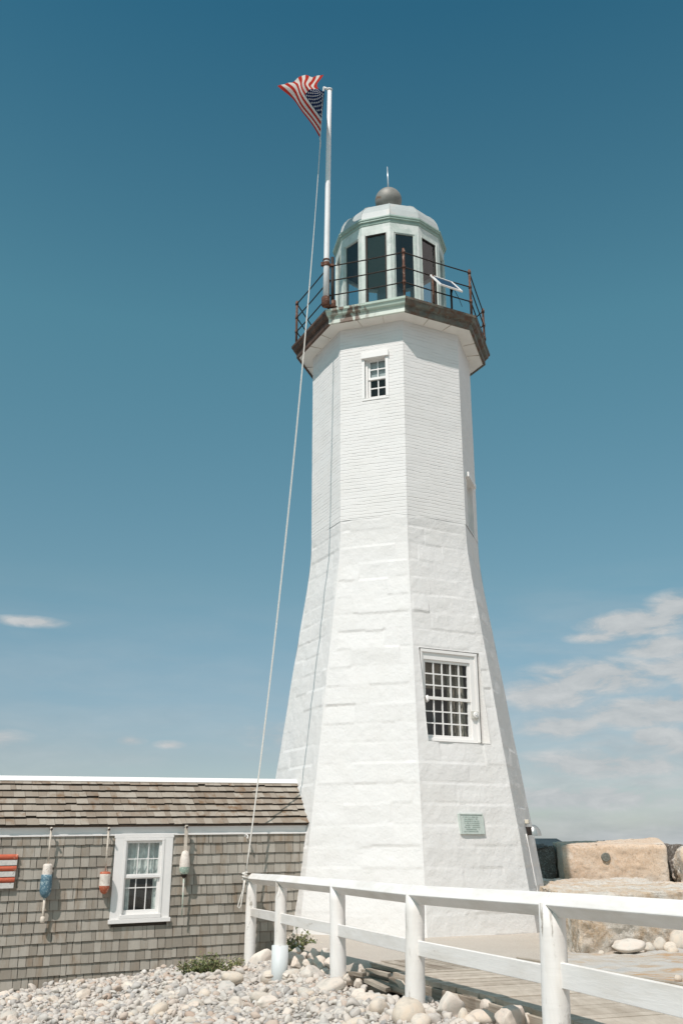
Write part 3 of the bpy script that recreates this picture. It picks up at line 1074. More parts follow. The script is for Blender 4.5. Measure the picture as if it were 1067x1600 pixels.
g = MB()
g.ring([(RL + .03, 11.74), (RL + .03, 11.90), (RL, 11.92), (RL, 11.97)], NL, AL, TC)                # low curb
g.ring([(RL, 11.97), (RL - .06, 11.97), (RL - .06, 11.75)], NL, AL, TC)
lant = g.build('lantern_room', M['copper'], LH)
g = MB()
g.ring([(RL - .06, 14.20), (RL - .06, 13.95), (RL, 13.95), (RL, 14.20)], NL, AL, TC)
g.build('lantern_header', M['copper'], lant)
cg = MB()
cg.ring([(RL, 14.195), (RL + .012, 14.20), (RL + .022, 14.235), (RL + .022, 14.26), (RL + .05, 14.27), (RL + .05, 14.30), (RL + .066, 14.315), (RL + .066, 14.345), (RL + .02, 14.365)], NL, AL, TC)
cg.build('cornice', pmat('green cornice', (.30, .40, .34), .5, var=.15, scale=5), LH)
hw = .088
for k in range(NL):
    mb = MB()
    o = lpt(RL + .008, k, 0)
    for s in (-1, 1):
        d = (lpt(RL + .008, k + s, 0) - o).normalized()
        inn = (Vector((TC[0], TC[1], 0)) - o).normalized()
        p1 = o + d * hw
        i1 = p1 + inn * .07
        i0 = o + inn * .09
        c = [Vector((q.x, q.y, z)) for z in (11.90, 13.99) for q in ((o, p1, i1, i0) if s > 0 else (i0, i1, p1, o))]
        mb.hexa(c)
        # raised bead along the edge of the glass
        q0 = p1 - d * .012
        c = [Vector((q.x, q.y, z)) for z in (11.95, 13.97) for q in ((q0 - inn * .012, p1 - inn * .012, p1, q0) if s > 0 else (q0, p1, p1 - inn * .012, q0 - inn * .012))]
        mb.hexa(c)
    mb.build('mullion', M['copper'], lant)
    f = MB()
    a, bq = lpt(RL - .04, k, 0), lpt(RL - .04, k + 1, 0)
    d = (bq - a).normalized()
    a2, b2 = a + d * (hw - .005), bq - d * (hw - .005)
    f.quad([(a2.x, a2.y, 11.95), (b2.x, b2.y, 11.95), (b2.x, b2.y, 13.97), (a2.x, a2.y, 13.97)])
    f.build('pane', M['lantern_glass'], lant)
    fr = MB()
    nrm = Vector((cos(AL + (k + .5) * pi / 6), sin(AL + (k + .5) * pi / 6), 0))
    for (p, z0_, z1_) in ((a2 + d * .014, 11.96, 13.96), (b2 - d * .014, 11.96, 13.96)):
        fr.box((p.x + nrm.x * .012, p.y + nrm.y * .012, (z0_ + z1_) / 2), d * .028, nrm * .03, (0, 0, z1_ - z0_))
    m_ = (a2 + b2) / 2
    fr.box((m_.x + nrm.x * .012, m_.y + nrm.y * .012, 13.945), d * ((b2 - a2).length - .06), nrm * .03, (0, 0, .03))
    fr.build('pane_frame', M['iron'] if k in (-1 % 12, 1, 3) else M['rust_pale'] if 'rust_pale' in M else M['copper'], lant)
# interior: ceiling, floor, pedestal
g = MB()
g.ring([(RL - .07, 14.0), (.6, 14.25), (0, 14.3)], NL, AL, TC)
g.build('lantern_ceiling', pmat('lantern ceiling', (.035, .032, .03), .8), lant)
g = MB()
g.tube([(TC[0], TC[1], 11.76), (TC[0], TC[1], 12.5), (TC[0], TC[1], 12.5), (TC[0], TC[1], 13.2), (TC[0], TC[1], 13.4)], [.16, .14, .3, .3, .12], 20)
g.build('lantern_lens', pmat('lens drum', (.10, .11, .12), .25, .3), lant)
dm = MB()
DPROF = [(1.272, 14.36), (1.262, 14.42), (1.225, 14.56), (1.16, 14.69), (1.06, 14.815), (.93, 14.925), (.78, 15.02), (.60, 15.11), (.40, 15.19), (.30, 15.23), (.24, 15.30), (.20, 15.45), (0, 15.5)]
dm.ring(DPROF, NL, AL, TC)
for k in range(NL):      # standing seams
    pts = [lpt(r + .004, k, z + .004) for r, z in DPROF[:10]]
    dm.tube(pts, .006, 6)
dm.build('dome', M['dome'], LH)
bl = MB()
bp = [(0.0001, 15.40)] + [(.315 * sin(a), 15.715 - .315 * cos(a)) for a in np.linspace(.25, pi - .05, 18)]
n_ = 28
bl.ring(bp, n_, 0, TC, 0, True)
ball = bl.build('ball_finial', M['ball'], LH)
import bmesh as _bm
def weld(o, d=1e-4):
    b = _bm.new(); b.from_mesh(o.data)
    _bm.ops.remove_doubles(b, verts=b.verts, dist=d)
    _bm.ops.recalc_face_normals(b, faces=b.faces)
    b.to_mesh(o.data); b.free()
weld(ball)
sp = MB()
sp.tube([(TC[0], TC[1], 16.0), (TC[0] - .004, TC[1], 16.4), (TC[0] - .012, TC[1], 16.70)], [.018, .014, .009], 8)
sp.build('lightning_rod', M['alu'], ball)

# ------------------------------------------------------------------ flagpole, flag, halyard
pb, pt_ = Vector((-.322, 16.74, 11.86)), Vector((-.268, 16.74, 17.36))
FP = thing('flagpole', pb, 'tall white flagpole clamped to the corner of the gallery railing', 'flagpole')
b = MB()
b.tube([pb.lerp(pt_, f) for f in (0, .2, .5, .8, 1)], [.062, .060, .057, .052, .047], 20)
b.build('pole', M['pole'], FP)
b = MB()
b.tube([pt_, pt_ + Vector((0, 0, .03)), pt_ + Vector((0, 0, .05))], [.062, .062, .03], 16)
b.tube([pt_ + Vector((-.02, -.01, .02)), pt_ + Vector((-.14, -.03, .06))], [.03, .022], 8)
b.build('truck', M['white'], FP)
b = MB()
cpos = pb.lerp(pt_, .165)
b.tube([cpos - Vector((0, 0, .05)), cpos - Vector((0, 0, .045)), cpos + Vector((0, 0, .045)), cpos + Vector((0, 0, .05))], [.066, .076, .076, .066], 20)
b.tube([cpos + Vector((0, 0, .09)), cpos + Vector((0, 0, .12))], [.078, .078], 20)
b.box(cpos + Vector((.10, .02, 0)), (.13, 0, 0), (0, .05, 0), (0, 0, .05))
b.box(cpos + Vector((-.09, -.02, .0)), (.05, 0, 0), (0, .06, 0), (0, 0, .08))
b.build('collar', M['rust'], FP, bevel=.004)
b = MB()
b.tube([pb + Vector((0, 0, -.10)), pb + Vector((0, 0, -.07)), pb + Vector((0, 0, .11)), pb + Vector((0, 0, .13))], [.066, .090, .088, .066], 16)
b.box(pb + Vector((.12, .06, -.06)), (.2, .1, 0), (-.03, .06, 0), (0, 0, .06))
b.tube([pb + Vector((.16, .03, -.1)), pb + Vector((.16, .03, .06))], [.05, .05], 12)
b.build('foot_clamp', M['rust'], FP, bevel=.006)
b = MB()
b.tube([pb + Vector((.14, .05, -.10)), pb + Vector((.135, .05, 1.12))], [.038, .036], 12)
b.build('stay_post', M['iron'], FP)

# flag: a bilinear sheet between four wind-blown corners, rippled
def build_flag():
    # nine control points: hoist, two fifths along, fly; foot, canton foot, head
    G = np.array([[(-.479, 16.72, 16.031), (-.827, 16.32, 16.349), (-1.324, 15.6, 16.393)],
                  [(-.433, 16.72, 16.54), (-.788, 16.25, 16.738), (-.884, 15.6, 16.598)],
                  [(-.381, 16.72, 17.311), (-.512, 16.3, 17.016), (-.402, 15.75, 16.814)]])
    nu, nv = 96, 65
    s, t = np.meshgrid(np.linspace(0, 1, nu), np.linspace(0, 1, nv))

    def quadr(f, m):
        return ((f - m) * (f - 1) / m, f * (f - 1) / (m * (m - 1)), f * (f - m) / (1 - m))
    bs_, bt_ = quadr(s, .4), quadr(t, .46)
    P = sum(bt_[j][..., None] * bs_[i][..., None] * G[j, i] for j in range(3) for i in range(3))
    rip = np.sin(2 * pi * (1.3 * s + 0.9 * t) + .6) * s ** .7
    P[..., 2] += 0.035 * rip
    P[..., 0] += 0.03 * np.sin(2 * pi * (1.7 * s - 0.5 * t) + 1.2) * s
    P[..., 2] += 0.025 * np.sin(2 * pi * (2.6 * t + .8 * s)) * s + 0.010 * np.sin(2 * pi * (5 * t + 2 * s)) * s
    P[..., 1] += 0.05 * np.sin(2 * pi * (1.4 * t)) * s
    A, B = G[0, 0], G[2, 0]
    # ragged fly end
    rag = .035 * (vnoise(t * 14, t * 0 + .5, 3) - .5) * (s > .985)
    P[..., 1] += rag; P[..., 2] += rag
    m, tt, bs = mat('flag cloth')
    uvn = tt.add('ShaderNodeUVMap'); uvn.uv_map = 'UVMap'
    sep = tt.add('ShaderNodeSeparateXYZ')
    tt.link(uvn.outputs[0], sep.inputs[0])
    u, v = sep.outputs[0], sep.outputs[1]
    odd = tt.math('MODULO', tt.math('FLOOR', tt.math('MULTIPLY', v, 13.0)), 2.0)
    stripe = tt.mix(odd, (0.52, 0.045, 0.03), (0.78, 0.74, 0.68))
    cu = tt.math('DIVIDE', u, 0.4)
    cv = tt.math('DIVIDE', tt.math('SUBTRACT', v, 6 / 13), 7 / 13)
    incan = tt.math('MULTIPLY', tt.math('LESS_THAN', cu, 1.0), tt.math('GREATER_THAN', cv, 0.0))
    # nine rows of stars, alternating six and five
    ry = tt.math('MULTIPLY', cv, 10.0)
    rx = tt.math('MULTIPLY', cu, 12.0)
    iy = tt.math('ROUND', ry)
    par = tt.math('MODULO', iy, 2.0)
    half = tt.math('DIVIDE', tt.math('SUBTRACT', rx, par), 2.0)
    ix = tt.math('ROUND', tt.math('SUBTRACT', half, .5))
    dx = tt.math('MULTIPLY', tt.math('SUBTRACT', tt.math('SUBTRACT', half, .5), ix), 2.0)
    dx = tt.math('MULTIPLY', tt.math('SUBTRACT', half, tt.math('ROUND', half)), 2.0)
    dy = tt.math('SUBTRACT', ry, iy)
    rad = tt.math('SQRT', tt.math('ADD', tt.math('MULTIPLY', dx, dx), tt.math('MULTIPLY', dy, dy)))
    ang = tt.math('ARCTAN2', dx, dy)
    lobes = tt.math('ADD', 0.33, tt.math('MULTIPLY', 0.10, tt.math('COSINE', tt.math('MULTIPLY', ang, 5.0))))
    star = tt.math('LESS_THAN', rad, lobes)
    inside = tt.math('MULTIPLY', tt.math('MULTIPLY', tt.math('GREATER_THAN', cv, .05), tt.math('LESS_THAN', cv, .95)), tt.math('MULTIPLY', tt.math('GREATER_THAN', cu, .04), tt.math('LESS_THAN', cu, .96)))
    can = tt.mix(tt.math('MULTIPLY', star, inside), (0.012, 0.025, 0.075), (0.75, 0.73, 0.7))
    col = tt.mix(incan, stripe, can)
    tc = tt.add('ShaderNodeTexCoord')
    col = tt.mix(tt.math('MULTIPLY', tt.noise(tc.outputs['Object'], 14, 4), .25), col, (0.5, .4, .36), 'MULTIPLY')
    tt.link(col, bs.inputs['Base Color'])
    bs.inputs['Roughness'].default_value = 0.85
    bs.inputs['Specular IOR Level'].default_value = 0.1
    tr = tt.add('ShaderNodeBsdfTranslucent')
    tt.link(col, tr.inputs[0])
    ms = tt.add('ShaderNodeMixShader')
    ms.inputs[0].default_value = 0.5
    tt.link(bs.outputs[0], ms.inputs[1])
    tt.link(tr.outputs[0], ms.inputs[2])
    tt.link(ms.outputs[0], tt.n['Material Output'].inputs[0])
    o = mesh_np('flag', P.reshape(-1, 3), grid_faces(nu, nv), m, None, True, np.stack([s.ravel(), t.ravel()], 1))
    recentre(o, A)
    tag(o, 'red, white and blue striped flag with stars, rippling with a frayed fly end', 'flag')
    return A, B


FA, FB = build_flag()


def bez(p0, p1, p2, p3, n):
    out = []
    for i in range(n + 1):
        t = i / n
        out.append(p0 * (1 - t) ** 3 + p1 * 3 * t * (1 - t) ** 2 + p2 * 3 * t * t * (1 - t) + p3 * t ** 3)
    return out


def build_halyard():
    HY = thing('halyard', (-1.53, 15.97, .84), 'long thin pale rope running from the flagpole top down to the fence end', 'rope')
    top = Vector((-.40, 16.71, 17.40))
    end = Vector((-1.523, 15.98, .902))
    fa, fb = Vector(FA), Vector(FB)
    b = MB()
    b.tube([top, top.lerp(fb, .5) + Vector((0, 0, -.02)), fb + Vector((0, 0, .01))], .010, 6)
    b.build('upper_line', M['rope'], HY)
    b = MB()
    p0 = fa + Vector((.0, 0, -.02))
    b.tube([fa, p0 + Vector((.02, 0, -.10)), p0 + Vector((.01, 0, -.28))], [.014, .012, .012], 6)
    p1 = p0 + Vector((.01, 0, -.28))
    b.tube(bez(p1, Vector((-.60, 16.5, 12.5)), Vector((-1.06, 16.25, 5.2)), end, 40), .0068, 6)
    b.build('line', M['rope'], HY)
    b = MB()
    b.tube(bez(top + Vector((-.01, -.02, 0)), Vector((-.56, 16.5, 12.4)), Vector((-1.05, 16.25, 5.2)), end + Vector((.012, 0, .02)), 40), .0068, 6)
    b.build('line', M['rope'], HY)
    # knot, tail loop beside the end post
    b = MB()
    kp = end + Vector((-.005, -.02, 0))
    pts = []
    for i in range(26):
        a = i / 25 * 2 * pi * 2.6
        pts.append(kp + Vector((.035 * cos(a), -.02 + .028 * sin(a), .055 - .11 * i / 25)))
    b.tube(pts, .012, 6)
    lp = []
    for i in range(17):
        a = i / 16
        lp.append(kp + Vector((.004 - .085 * sin(pi * a) * (1 - .3 * a) - .01 * a, -.02, -.05 - .42 * sin(pi * a * .5) ** 1 if a < .5 else -.05 - .42 * sin(pi * (1 - a) * .5 + pi * .0))))
    lp = [kp + Vector((-.005, -.02, -.05)), kp + Vector((-.02, -.02, -.2)), kp + Vector((-.075, -.02, -.38)), kp + Vector((-.095, -.02, -.45)), kp + Vector((-.07, -.02, -.475)), kp + Vector((-.045, -.02, -.44)), kp + Vector((-.012, -.02, -.22)), kp + Vector((.01, -.02, -.05))]
    b.tube(lp, .010, 6)
    b.build('knot', M['rope'], HY)


build_halyard()

# ------------------------------------------------------------------ solar panel on the gallery
def build_solar():
    n0, t0 = face_dirs(0)
    q = [Vector(v) for v in ((1.994, 16.282, 11.985), (2.466, 16.52, 11.965), (2.304, 16.886, 12.44), (1.807, 16.635, 12.455))]
    cen = sum(q, Vector()) / 4
    SP = thing('solar_panel', (cen.x, cen.y, 11.74), 'small tilted solar panel with white rim on the gallery railing', 'solar panel')
    ex = ((q[1] - q[0]) + (q[2] - q[3])).normalized()
    ey = ((q[3] - q[0]) + (q[2] - q[1])).normalized()
    ey = (ey - ex * ey.dot(ex)).normalized()
    nz = ex.cross(ey)
    if nz.z < 0: nz = -nz
    W, Hh = .54, .60
    m, t, bs = mat('solar cells')
    bs.inputs['Base Color'].default_value = (.03, .045, .075, 1)
    bs.inputs['Roughness'].default_value = .15
    b = MB()
    b.box(cen, ex * (W - .06), ey * (Hh - .06), nz * .016)
    b.build('cells', m, SP)
    b = MB()
    for s in (-1, 1):
        b.box(cen + ey * s * (Hh / 2 - .02), ex * W, ey * .04, nz * .035)
        b.box(cen + ex * s * (W / 2 - .02), ex * .04, ey * (Hh - .08), nz * .034)
    b.build('rim', M['white'], SP, bevel=.003)
    for s in (-.9, .7):
        b = MB()
        base = cen + ex * (W / 2) * s + ey * .12 - nz * .05
        foot = Vector((base.x, base.y, 11.735))
        b.tube([foot, Vector((base.x, base.y, base.z + (.12 if s < 0 else .06)))], .022, 8, mi=0 if s < 0 else 1)
        # triangular bracket plate
        a0_, a1_, a2_ = base + nz * .02 + ey * .1, base + nz * .02 - ey * .14, Vector((base.x, base.y, base.z - .22))
        for off in (-.004, .004):
            b.quad([a0_ + ex * off, a1_ + ex * off, a2_ + ex * off], 1)
        b.build('bracket', [M['rust'], M['iron']], SP)
    b = MB()
    p = cen + ex * .2 - nz * .05
    b.tube([p, p + Vector((.10, -.02, -.25)), Vector((p.x + .16, p.y, 11.74))], .006, 6)
    b.build('cable', M['iron'], SP)


build_solar()

# ------------------------------------------------------------------ shingled passage house
HE = Vector((-.556, 16.697, 1.70))
HW = Vector((.909, .416, 0)).normalized()
HN = Vector((HW.y, -HW.x, 0))
SLP = .016


def H(u, d, z):
    """u along the front wall, d outwards from the wall face, z above the eave"""
    return HE + HW * u + HN * (d - .05) + Vector((0, 0, z + SLP * u))


HOUSE = thing('shingled_house', tuple(H(-3, 0, -2.3)), 'low grey cedar shingled passage house with white trim joined to the tower', 'house')
UL, UR = -9.0, .25
RISE, RUN = .735, .79
WINu = (-3.215, -2.30, -1.40, -.12)


def hbox(mb, u0, u1, d0, d1, z0, z1, mi=0, rnd=0.0):
    c = [H(u, d, z) for z in (z0, z1) for (u, d) in ((u0, d1), (u1, d1), (u1, d0), (u0, d0))]
    mb.hexa(c, mi, rnd)


mb = MB()   # sheathing behind the shingles
wl, wr, wb, wt = WINu[0] + .08, WINu[1] - .08, WINu[2] + .08, WINu[3] - .05
hbox(mb, UL, wl, -.10, -.012, -2.6, -.02)
hbox(mb, wr, UR, -.10, -.012, -2.6, -.02)
hbox(mb, wl, wr, -.10, -.012, -2.6, wb)
hbox(mb, wl, wr, -.10, -.012, wt, -.02)
hbox(mb, UL, UR, -1.50, -1.42, -2.6, -.02)
hbox(mb, UL - .05, UL, -1.5, -.012, -2.6, -.02)
mb.build('sheathing', pmat('dark sheathing', (.06, .05, .04), .9), HOUSE)


def shingle(mb, u0, u1, top, bot, org, ez, en, th, rnd):
    """one tapered shingle: thick butt at the bottom, thin where it slips under the next course"""
    def P(u, s, d): return org + HW * u + Vector((0, 0, SLP * u)) + ez * s + en * d
    c = [P(u0, bot, .002), P(u1, bot, .002), P(u1, bot, th), P(u0, bot, th), P(u0, top, -.004), P(u1, top, -.004), P(u1, top, .002), P(u0, top, .002)]
    mb.hexa([c[3], c[2], c[1], c[0], c[7], c[6], c[5], c[4]], 0, rnd)
    mb.m[-6] = 1          # the sawn butt: near-black, course-line shadow painted into its shaded end grain


rs = random.Random(21)
mb = MB()
EXP = .1475
org = H(0, 0, 0)
for r_ in range(16):
    bot = -.152 - EXP * (r_ + 1)
    if r_ == 0: bot += .02
    u = UL + rs.uniform(0, .1)
    wav = rs.uniform(-.006, .006)
    while u < UR:
        w = rs.choice((.07, .09, .11, .12, .13, .15, .17))* rs.uniform(.9, 1.1)
        u1 = u + w - rs.choice((.004, .005, .007, .010))
        bt = bot + wav + rs.uniform(-.0035, .0035)
        tp = bot + EXP + .02
        segs = [(u, u1)]
        lo, hi = WINu[0] + .03, WINu[1] - .03
        if bt < WINu[3] and tp - .02 > WINu[2] + .02:
            segs = []
            if u < lo: segs.append((u, min(u1, lo)))
            if u1 > hi: segs.append((max(u, hi), u1))
        for a, bq in segs:
            if bq - a > .012:
                shingle(mb, a, bq, tp, bt, org, Vector((0, 0, 1)), HN, .021 + rs.uniform(0, .005), rs.random())
        u += w
mb.build('wall_shingles', [M['wall_shingle'], M['end_grain_shade']], HOUSE)
# roof
ez = (-HN * RUN + Vector((0, 0, RISE))).normalized()
en = (HN * RISE + Vector((0, 0, RUN))).normalized()
L = math.hypot(RISE, RUN)
mb = MB()
org = H(0, .055, 0)
NR = 7
RX = (L - .02) / NR
for r_ in range(NR):
    bot = r_ * RX - (.012 if r_ == 0 else 0)
    u = UL - .1 + rs.uniform(0, .1)
    wav = rs.uniform(-.006, .006)
    while u < UR:
        w = rs.choice((.08, .1, .12, .14, .16, .19)) * rs.uniform(.9, 1.1)
        u1 = u + w - rs.choice((.002, .003, .005))
        bt = bot + wav + rs.uniform(-.006, .006) + (rs.uniform(.01, .03) if rs.random() < .04 else 0)
        shingle(mb, u, u1, min(bot + RX + .03, L), bt, org, ez, en, .033 + rs.uniform(0, .010), rs.random())
        u += w
mb.build('roof_shingles', [M['roof_shingle'], M['end_grain_shade']], HOUSE)
mb = MB()   # roof deck: front and rear slope under the shingles
ridge = H(0, .055 - RUN, RISE)
for sgn in (1, -1):
    for u0, u1 in ((UL - .1, UR),):
        def RP(u, s, d):
            p = H(u, .055 - RUN, RISE)
            e = (HN * sgn * RUN + Vector((0, 0, -RISE))).normalized()
            nn_ = (HN * sgn * RISE + Vector((0, 0, RUN))).normalized()
            return p + e * s + nn_ * d
        mb.hexa([RP(u0, 0, -.05), RP(u1, 0, -.05), RP(u1, L - .015, -.05), RP(u0, L - .015, -.05), RP(u0, 0, -.006), RP(u1, 0, -.006), RP(u1, L - .015, -.006), RP(u0, L - .015, -.006)])
mb.build('roof_deck', pmat('roof boards', (.13, .10, .075), .9), HOUSE)
mb = MB()   # white ridge cap
for sgn in (1, -1):
    def RP(u, s, d):
        p = H(u, .055 - RUN, RISE)
        e = (HN * sgn * RUN + Vector((0, 0, -RISE))).normalized()
        nn_ = (HN * sgn * RISE + Vector((0, 0, RUN))).normalized()
        return p + e * s + nn_ * d
    x0 = -.012 if sgn > 0 else .001
    mb.hexa([RP(UL - .1, x0, .018), RP(UR, x0, .018), RP(UR, .10, .018), RP(UL - .1, .10, .018), RP(UL - .1, x0, .04), RP(UR, x0, .04), RP(UR, .10, .04), RP(UL - .1, .10, .04)])
mb.build('ridge_cap', M['white'], HOUSE, bevel=.004)
mb = MB()
hbox(mb, UL, UR, -.01, .012, -.155, -.02)
hbox(mb, UL, UR, .012, .03, -.155, -.125)
mb.build('frieze_board', M['white'], HOUSE, bevel=.003)

# window of the house
mb = MB()
u0, u1, zb, zt = -3.212, -2.303, -1.35, -.135
hbox(mb, u0, u0 + .135, -.02, .034, zb, zt - .003)
hbox(mb, u1 - .135, u1, -.02, .034, zb, zt - .003)
hbox(mb, u0 - .012, u1 + .012, -.02, .036, zt - .055, zt + .006)
hbox(mb, u0 - .02, u1 + .02, -.02, .06, zb - .06, zb)
# stops: raised inner frame
hbox(mb, u0 + .135, u0 + .175, -.02, .045, zb + .058, zt - .095)
hbox(mb, u1 - .175, u1 - .135, -.02, .045, zb + .058, zt - .095)
hbox(mb, u0 + .1355, u1 - .1355, -.02, .047, zt - .097, zt - .057)
hbox(mb, u0 + .1355, u1 - .1355, -.02, .055, zb + .002, zb + .06)
hwin = mb.build('window', M['white'], HOUSE, bevel=.004)
gu0, gu1 = u0 + .175, u1 - .175
mb = MB()
MZ = -.752
for (za, zc, d) in ((MZ, zt - .097, .012), (zb + .06, MZ, -.014)):
    hbox(mb, gu0, gu0 + .035, d - .035, d, za, zc)
    hbox(mb, gu1 - .035, gu1, d - .035, d, za, zc)
    hbox(mb, gu0 + .035, gu1 - .035, d - .035, d - .001, zc - .035, zc)
    hbox(mb, gu0 + .035, gu1 - .035, d - .035, d - .001, za, za + (.035 if d > 0 else .06))
hbox(mb, gu0, gu1, -.03, .016, MZ - .02, MZ + .02)
mb.build('sash', M['white'], hwin, bevel=.003)
mb = MB()
a_, b_ = gu0 + .035, gu1 - .035
for (za, zc, d) in ((MZ + .02, zt - .13, .006), (zb + .12, MZ - .02, -.022)):
    for i in (1, 2):
        u = a_ + (b_ - a_) * i / 3
        hbox(mb, u - .007, u + .007, d - .014, d, za, zc)
    zm = (za + zc) / 2 + (.0 if d > 0 else .085)
    hbox(mb, a_, b_, d - .013, d - .001, zm - .007, zm + .007)
mb.build('glazing_bars', M['white'], hwin)
mb = MB()
for (za, zc, d) in ((MZ, zt - .1, -.012), (zb + .06, MZ, -.038)):
    mb.quad([H(a_ - .01, d, za), H(b_ + .01, d, za), H(b_ + .01, d, zc), H(a_ - .01, d, zc)])
mb.build('pane', glass_mat('house glass', (.88, .91, .90), .03, .04), hwin)
mb = MB()   # lace valance and curtains behind the upper sash
N = 60
for (c0, c1, ztop, zbot) in ((gu0, gu1, zt - .1, MZ - .02), (gu0, gu0 + .12, MZ - .02, zb - .02), (gu1 - .09, gu1, MZ - .02, zb - .02)):
    for i in range(N):
        ua, ub = c0 + (c1 - c0) * i / N, c0 + (c1 - c0) * (i + 1) / N
        sc_ = lambda u: zbot + .035 * abs(sin((u - c0) * 19)) if zbot > zb else zbot
        dd = lambda u: -.075 + .015 * sin(u * 70) + .006 * sin(u * 173)
        mb.quad([H(ua, dd(ua), sc_(ua)), H(ub, dd(ub), sc_(ub)), H(ub, dd(ub), ztop), H(ua, dd(ua), ztop)], 0, True)
mb.build('curtain', pmat('curtain lace', (.66, .69, .66), .9, var=.2, scale=12), hwin)
mb = MB()
q = [H(u, d, z) for d in (-.099, -.9) for (u, z) in ((gu0 - .1, zb - .05), (gu1 + .1, zb - .05), (gu1 + .1, zt), (gu0 - .1, zt))]
for f in ((4, 5, 6, 7), (0, 1, 5, 4), (1, 2, 6, 5), (2, 3, 7, 6), (3, 0, 4, 7)):
    mb.quad([q[i] for i in f])
mb.build('window_room', pmat('brown room', (.07, .06, .052), .9, var=.3, scale=2), HOUSE)

# rope hook under the frieze
HK = thing('wall_hook', tuple(H(-1.10, 0, -.17)), 'small iron hook under the frieze of the shingled wall', 'hook')
mb = MB()
mb.tube([H(-1.10, .0, -.165), H(-1.10, .10, -.165), H(-1.10, .14, -.18), H(-1.10, .145, -.21), H(-1.10, .12, -.225), H(-1.10, .11, -.20)], .009, 8)
mb.build('hook', M['white'], HK)
mb = MB()
mb.box(H(-1.10, .006, -.165), HW * .04, HN * .02, (0, 0, .05))
mb.build('hook_plate', M['white'], HK)

# ------------------------------------------------------------------ lobster buoys
def lathe(mb, u, d, prof, n=22, mi=None):
    for i in range(len(prof) - 1):
        r0, z0 = prof[i][:2]
        r1, z1 = prof[i + 1][:2]
        m_ = prof[i][2] if len(prof[i]) > 2 else 0
        for k in range(n):
            a, b_ = 2 * pi * k / n, 2 * pi * (k + 1) / n
            q = []
            for r, z, an in ((r0, z0, a), (r0, z0, b_), (r1, z1, b_), (r1, z1, a)):
                q.append(H(u, d, z) + HW * r * cos(an) + HN * r * sin(an))
            mb.quad(q, m_, True)


def chipped(name, col, col2, thr=(.56, .62), s2=26):
    return pmat(name, col, .65, var=.14, scale=18, bump=.35, bscale=60, col2=col2, thr=thr, s2=s2)


CH_W = chipped('buoy white', (.68, .61, .54), (.50, .42, .36))
CH_B = chipped('buoy blue', (.085, .165, .215), (.30, .39, .41), (.54, .6), 30)
CH_O = chipped('buoy orange', (.42, .11, .055), (.62, .42, .32), (.6, .66))
CH_G = chipped('buoy green', (.31, .40, .33), (.60, .60, .52), (.5, .56), 20)
STICK = pmat('pale stick', (.58, .51, .43), .7, var=.15, scale=14, bump=.3)
STICK_G = pmat('green stick', (.46, .52, .44), .7, var=.2, scale=24, col2=(.6, .56, .5), thr=(.5, .56))


def buoy(u, label, dist, top, sr, body, mats, tail, tail_r, square=False, tail_mat=None, toggle=False):
    R = thing('lobster_buoy', tuple(H(u, dist, top)), label, 'buoy', 'buoys hung on the shingled wall')
    b = MB()
    if square:
        b.box((H(u, dist, top) + H(u, dist, body[0][1])) / 2, HW * .045, HN * .03, Vector((0, 0, body[0][1] - top)))
    else:
        b.tube([H(u, dist, top), H(u, dist, body[0][1])], sr, 10)
    b.build('handle', STICK, R, bevel=.003 if square else 0)
    b = MB()
    lathe(b, u, dist, [(0.0005, body[0][1], body[0][2])] + body + [(0.0005, body[-1][1])])
    o = b.build('body', mats, R)
    weld(o)
    if tail:
        b = MB()
        b.tube([H(u, dist, body[-1][1] + .01), H(u, dist, (body[-1][1] + tail) / 2), H(u, dist, tail)], [tail_r, tail_r * .92, tail_r * .8], 10)
        if toggle:
            b.tube([H(u, dist, tail + .09), H(u, dist, tail + .075), H(u, dist, tail + .01), H(u, dist, tail)], [.018, .034, .034, .02], 12)
        b.build('spindle', tail_mat or STICK, R)
    b = MB()
    b.tube([H(u, 0, top - .04), H(u, dist + .04, top - .035)], .008, 8)
    b.tube([H(u, dist + .02, top - .035), H(u, dist + .05, top - .03)], .016, 8)
    b.build('nail', M['iron'], R)


buoy(-4.20, 'long lobster buoy with white top and blue lower half, hung beside the striped board', .115, -.02, .014,
     [(.04, -.535, 0), (.062, -.545, 0), (.068, -.57, 0), (.071, -.68, 0), (.071, -.6845, 1), (.079, -.686, 1), (.083, -.74, 1), (.086, -.84, 1), (.083, -.91, 1), (.070, -.962, 1), (.045, -.99, 1), (.022, -1.008)],
     [CH_W, CH_B], -1.345, .019, toggle=True)
buoy(-3.345, 'short white lobster buoy with an orange cone tip, hung left of the house window', .115, -.03, .014,
     [(.05, -.667, 1), (.074, -.672, 1), (.081, -.70, 0), (.081, -.735, 0), (.079, -.80, 0), (.077, -.862, 0), (.078, -.866, 1), (.070, -.92, 1), (.045, -.96, 1), (.02, -.982)],
     [CH_W, CH_O], None, .01)
buoy(-2.125, 'egg shaped white lobster buoy with a pale green bottom, hung right of the window', .125, -.005, .02,
     [(.02, -.388, 0), (.045, -.405, 0), (.062, -.45, 0), (.075, -.53, 0), (.080, -.60, 0), (.080, -.63, 1), (.072, -.70, 1), (.060, -.725, 1), (.047, -.735, 2), (.045, -.76, 2), (.02, -.79)],
     [CH_W, CH_G, M['iron']], -1.335, .0125, square=True, tail_mat=STICK_G)

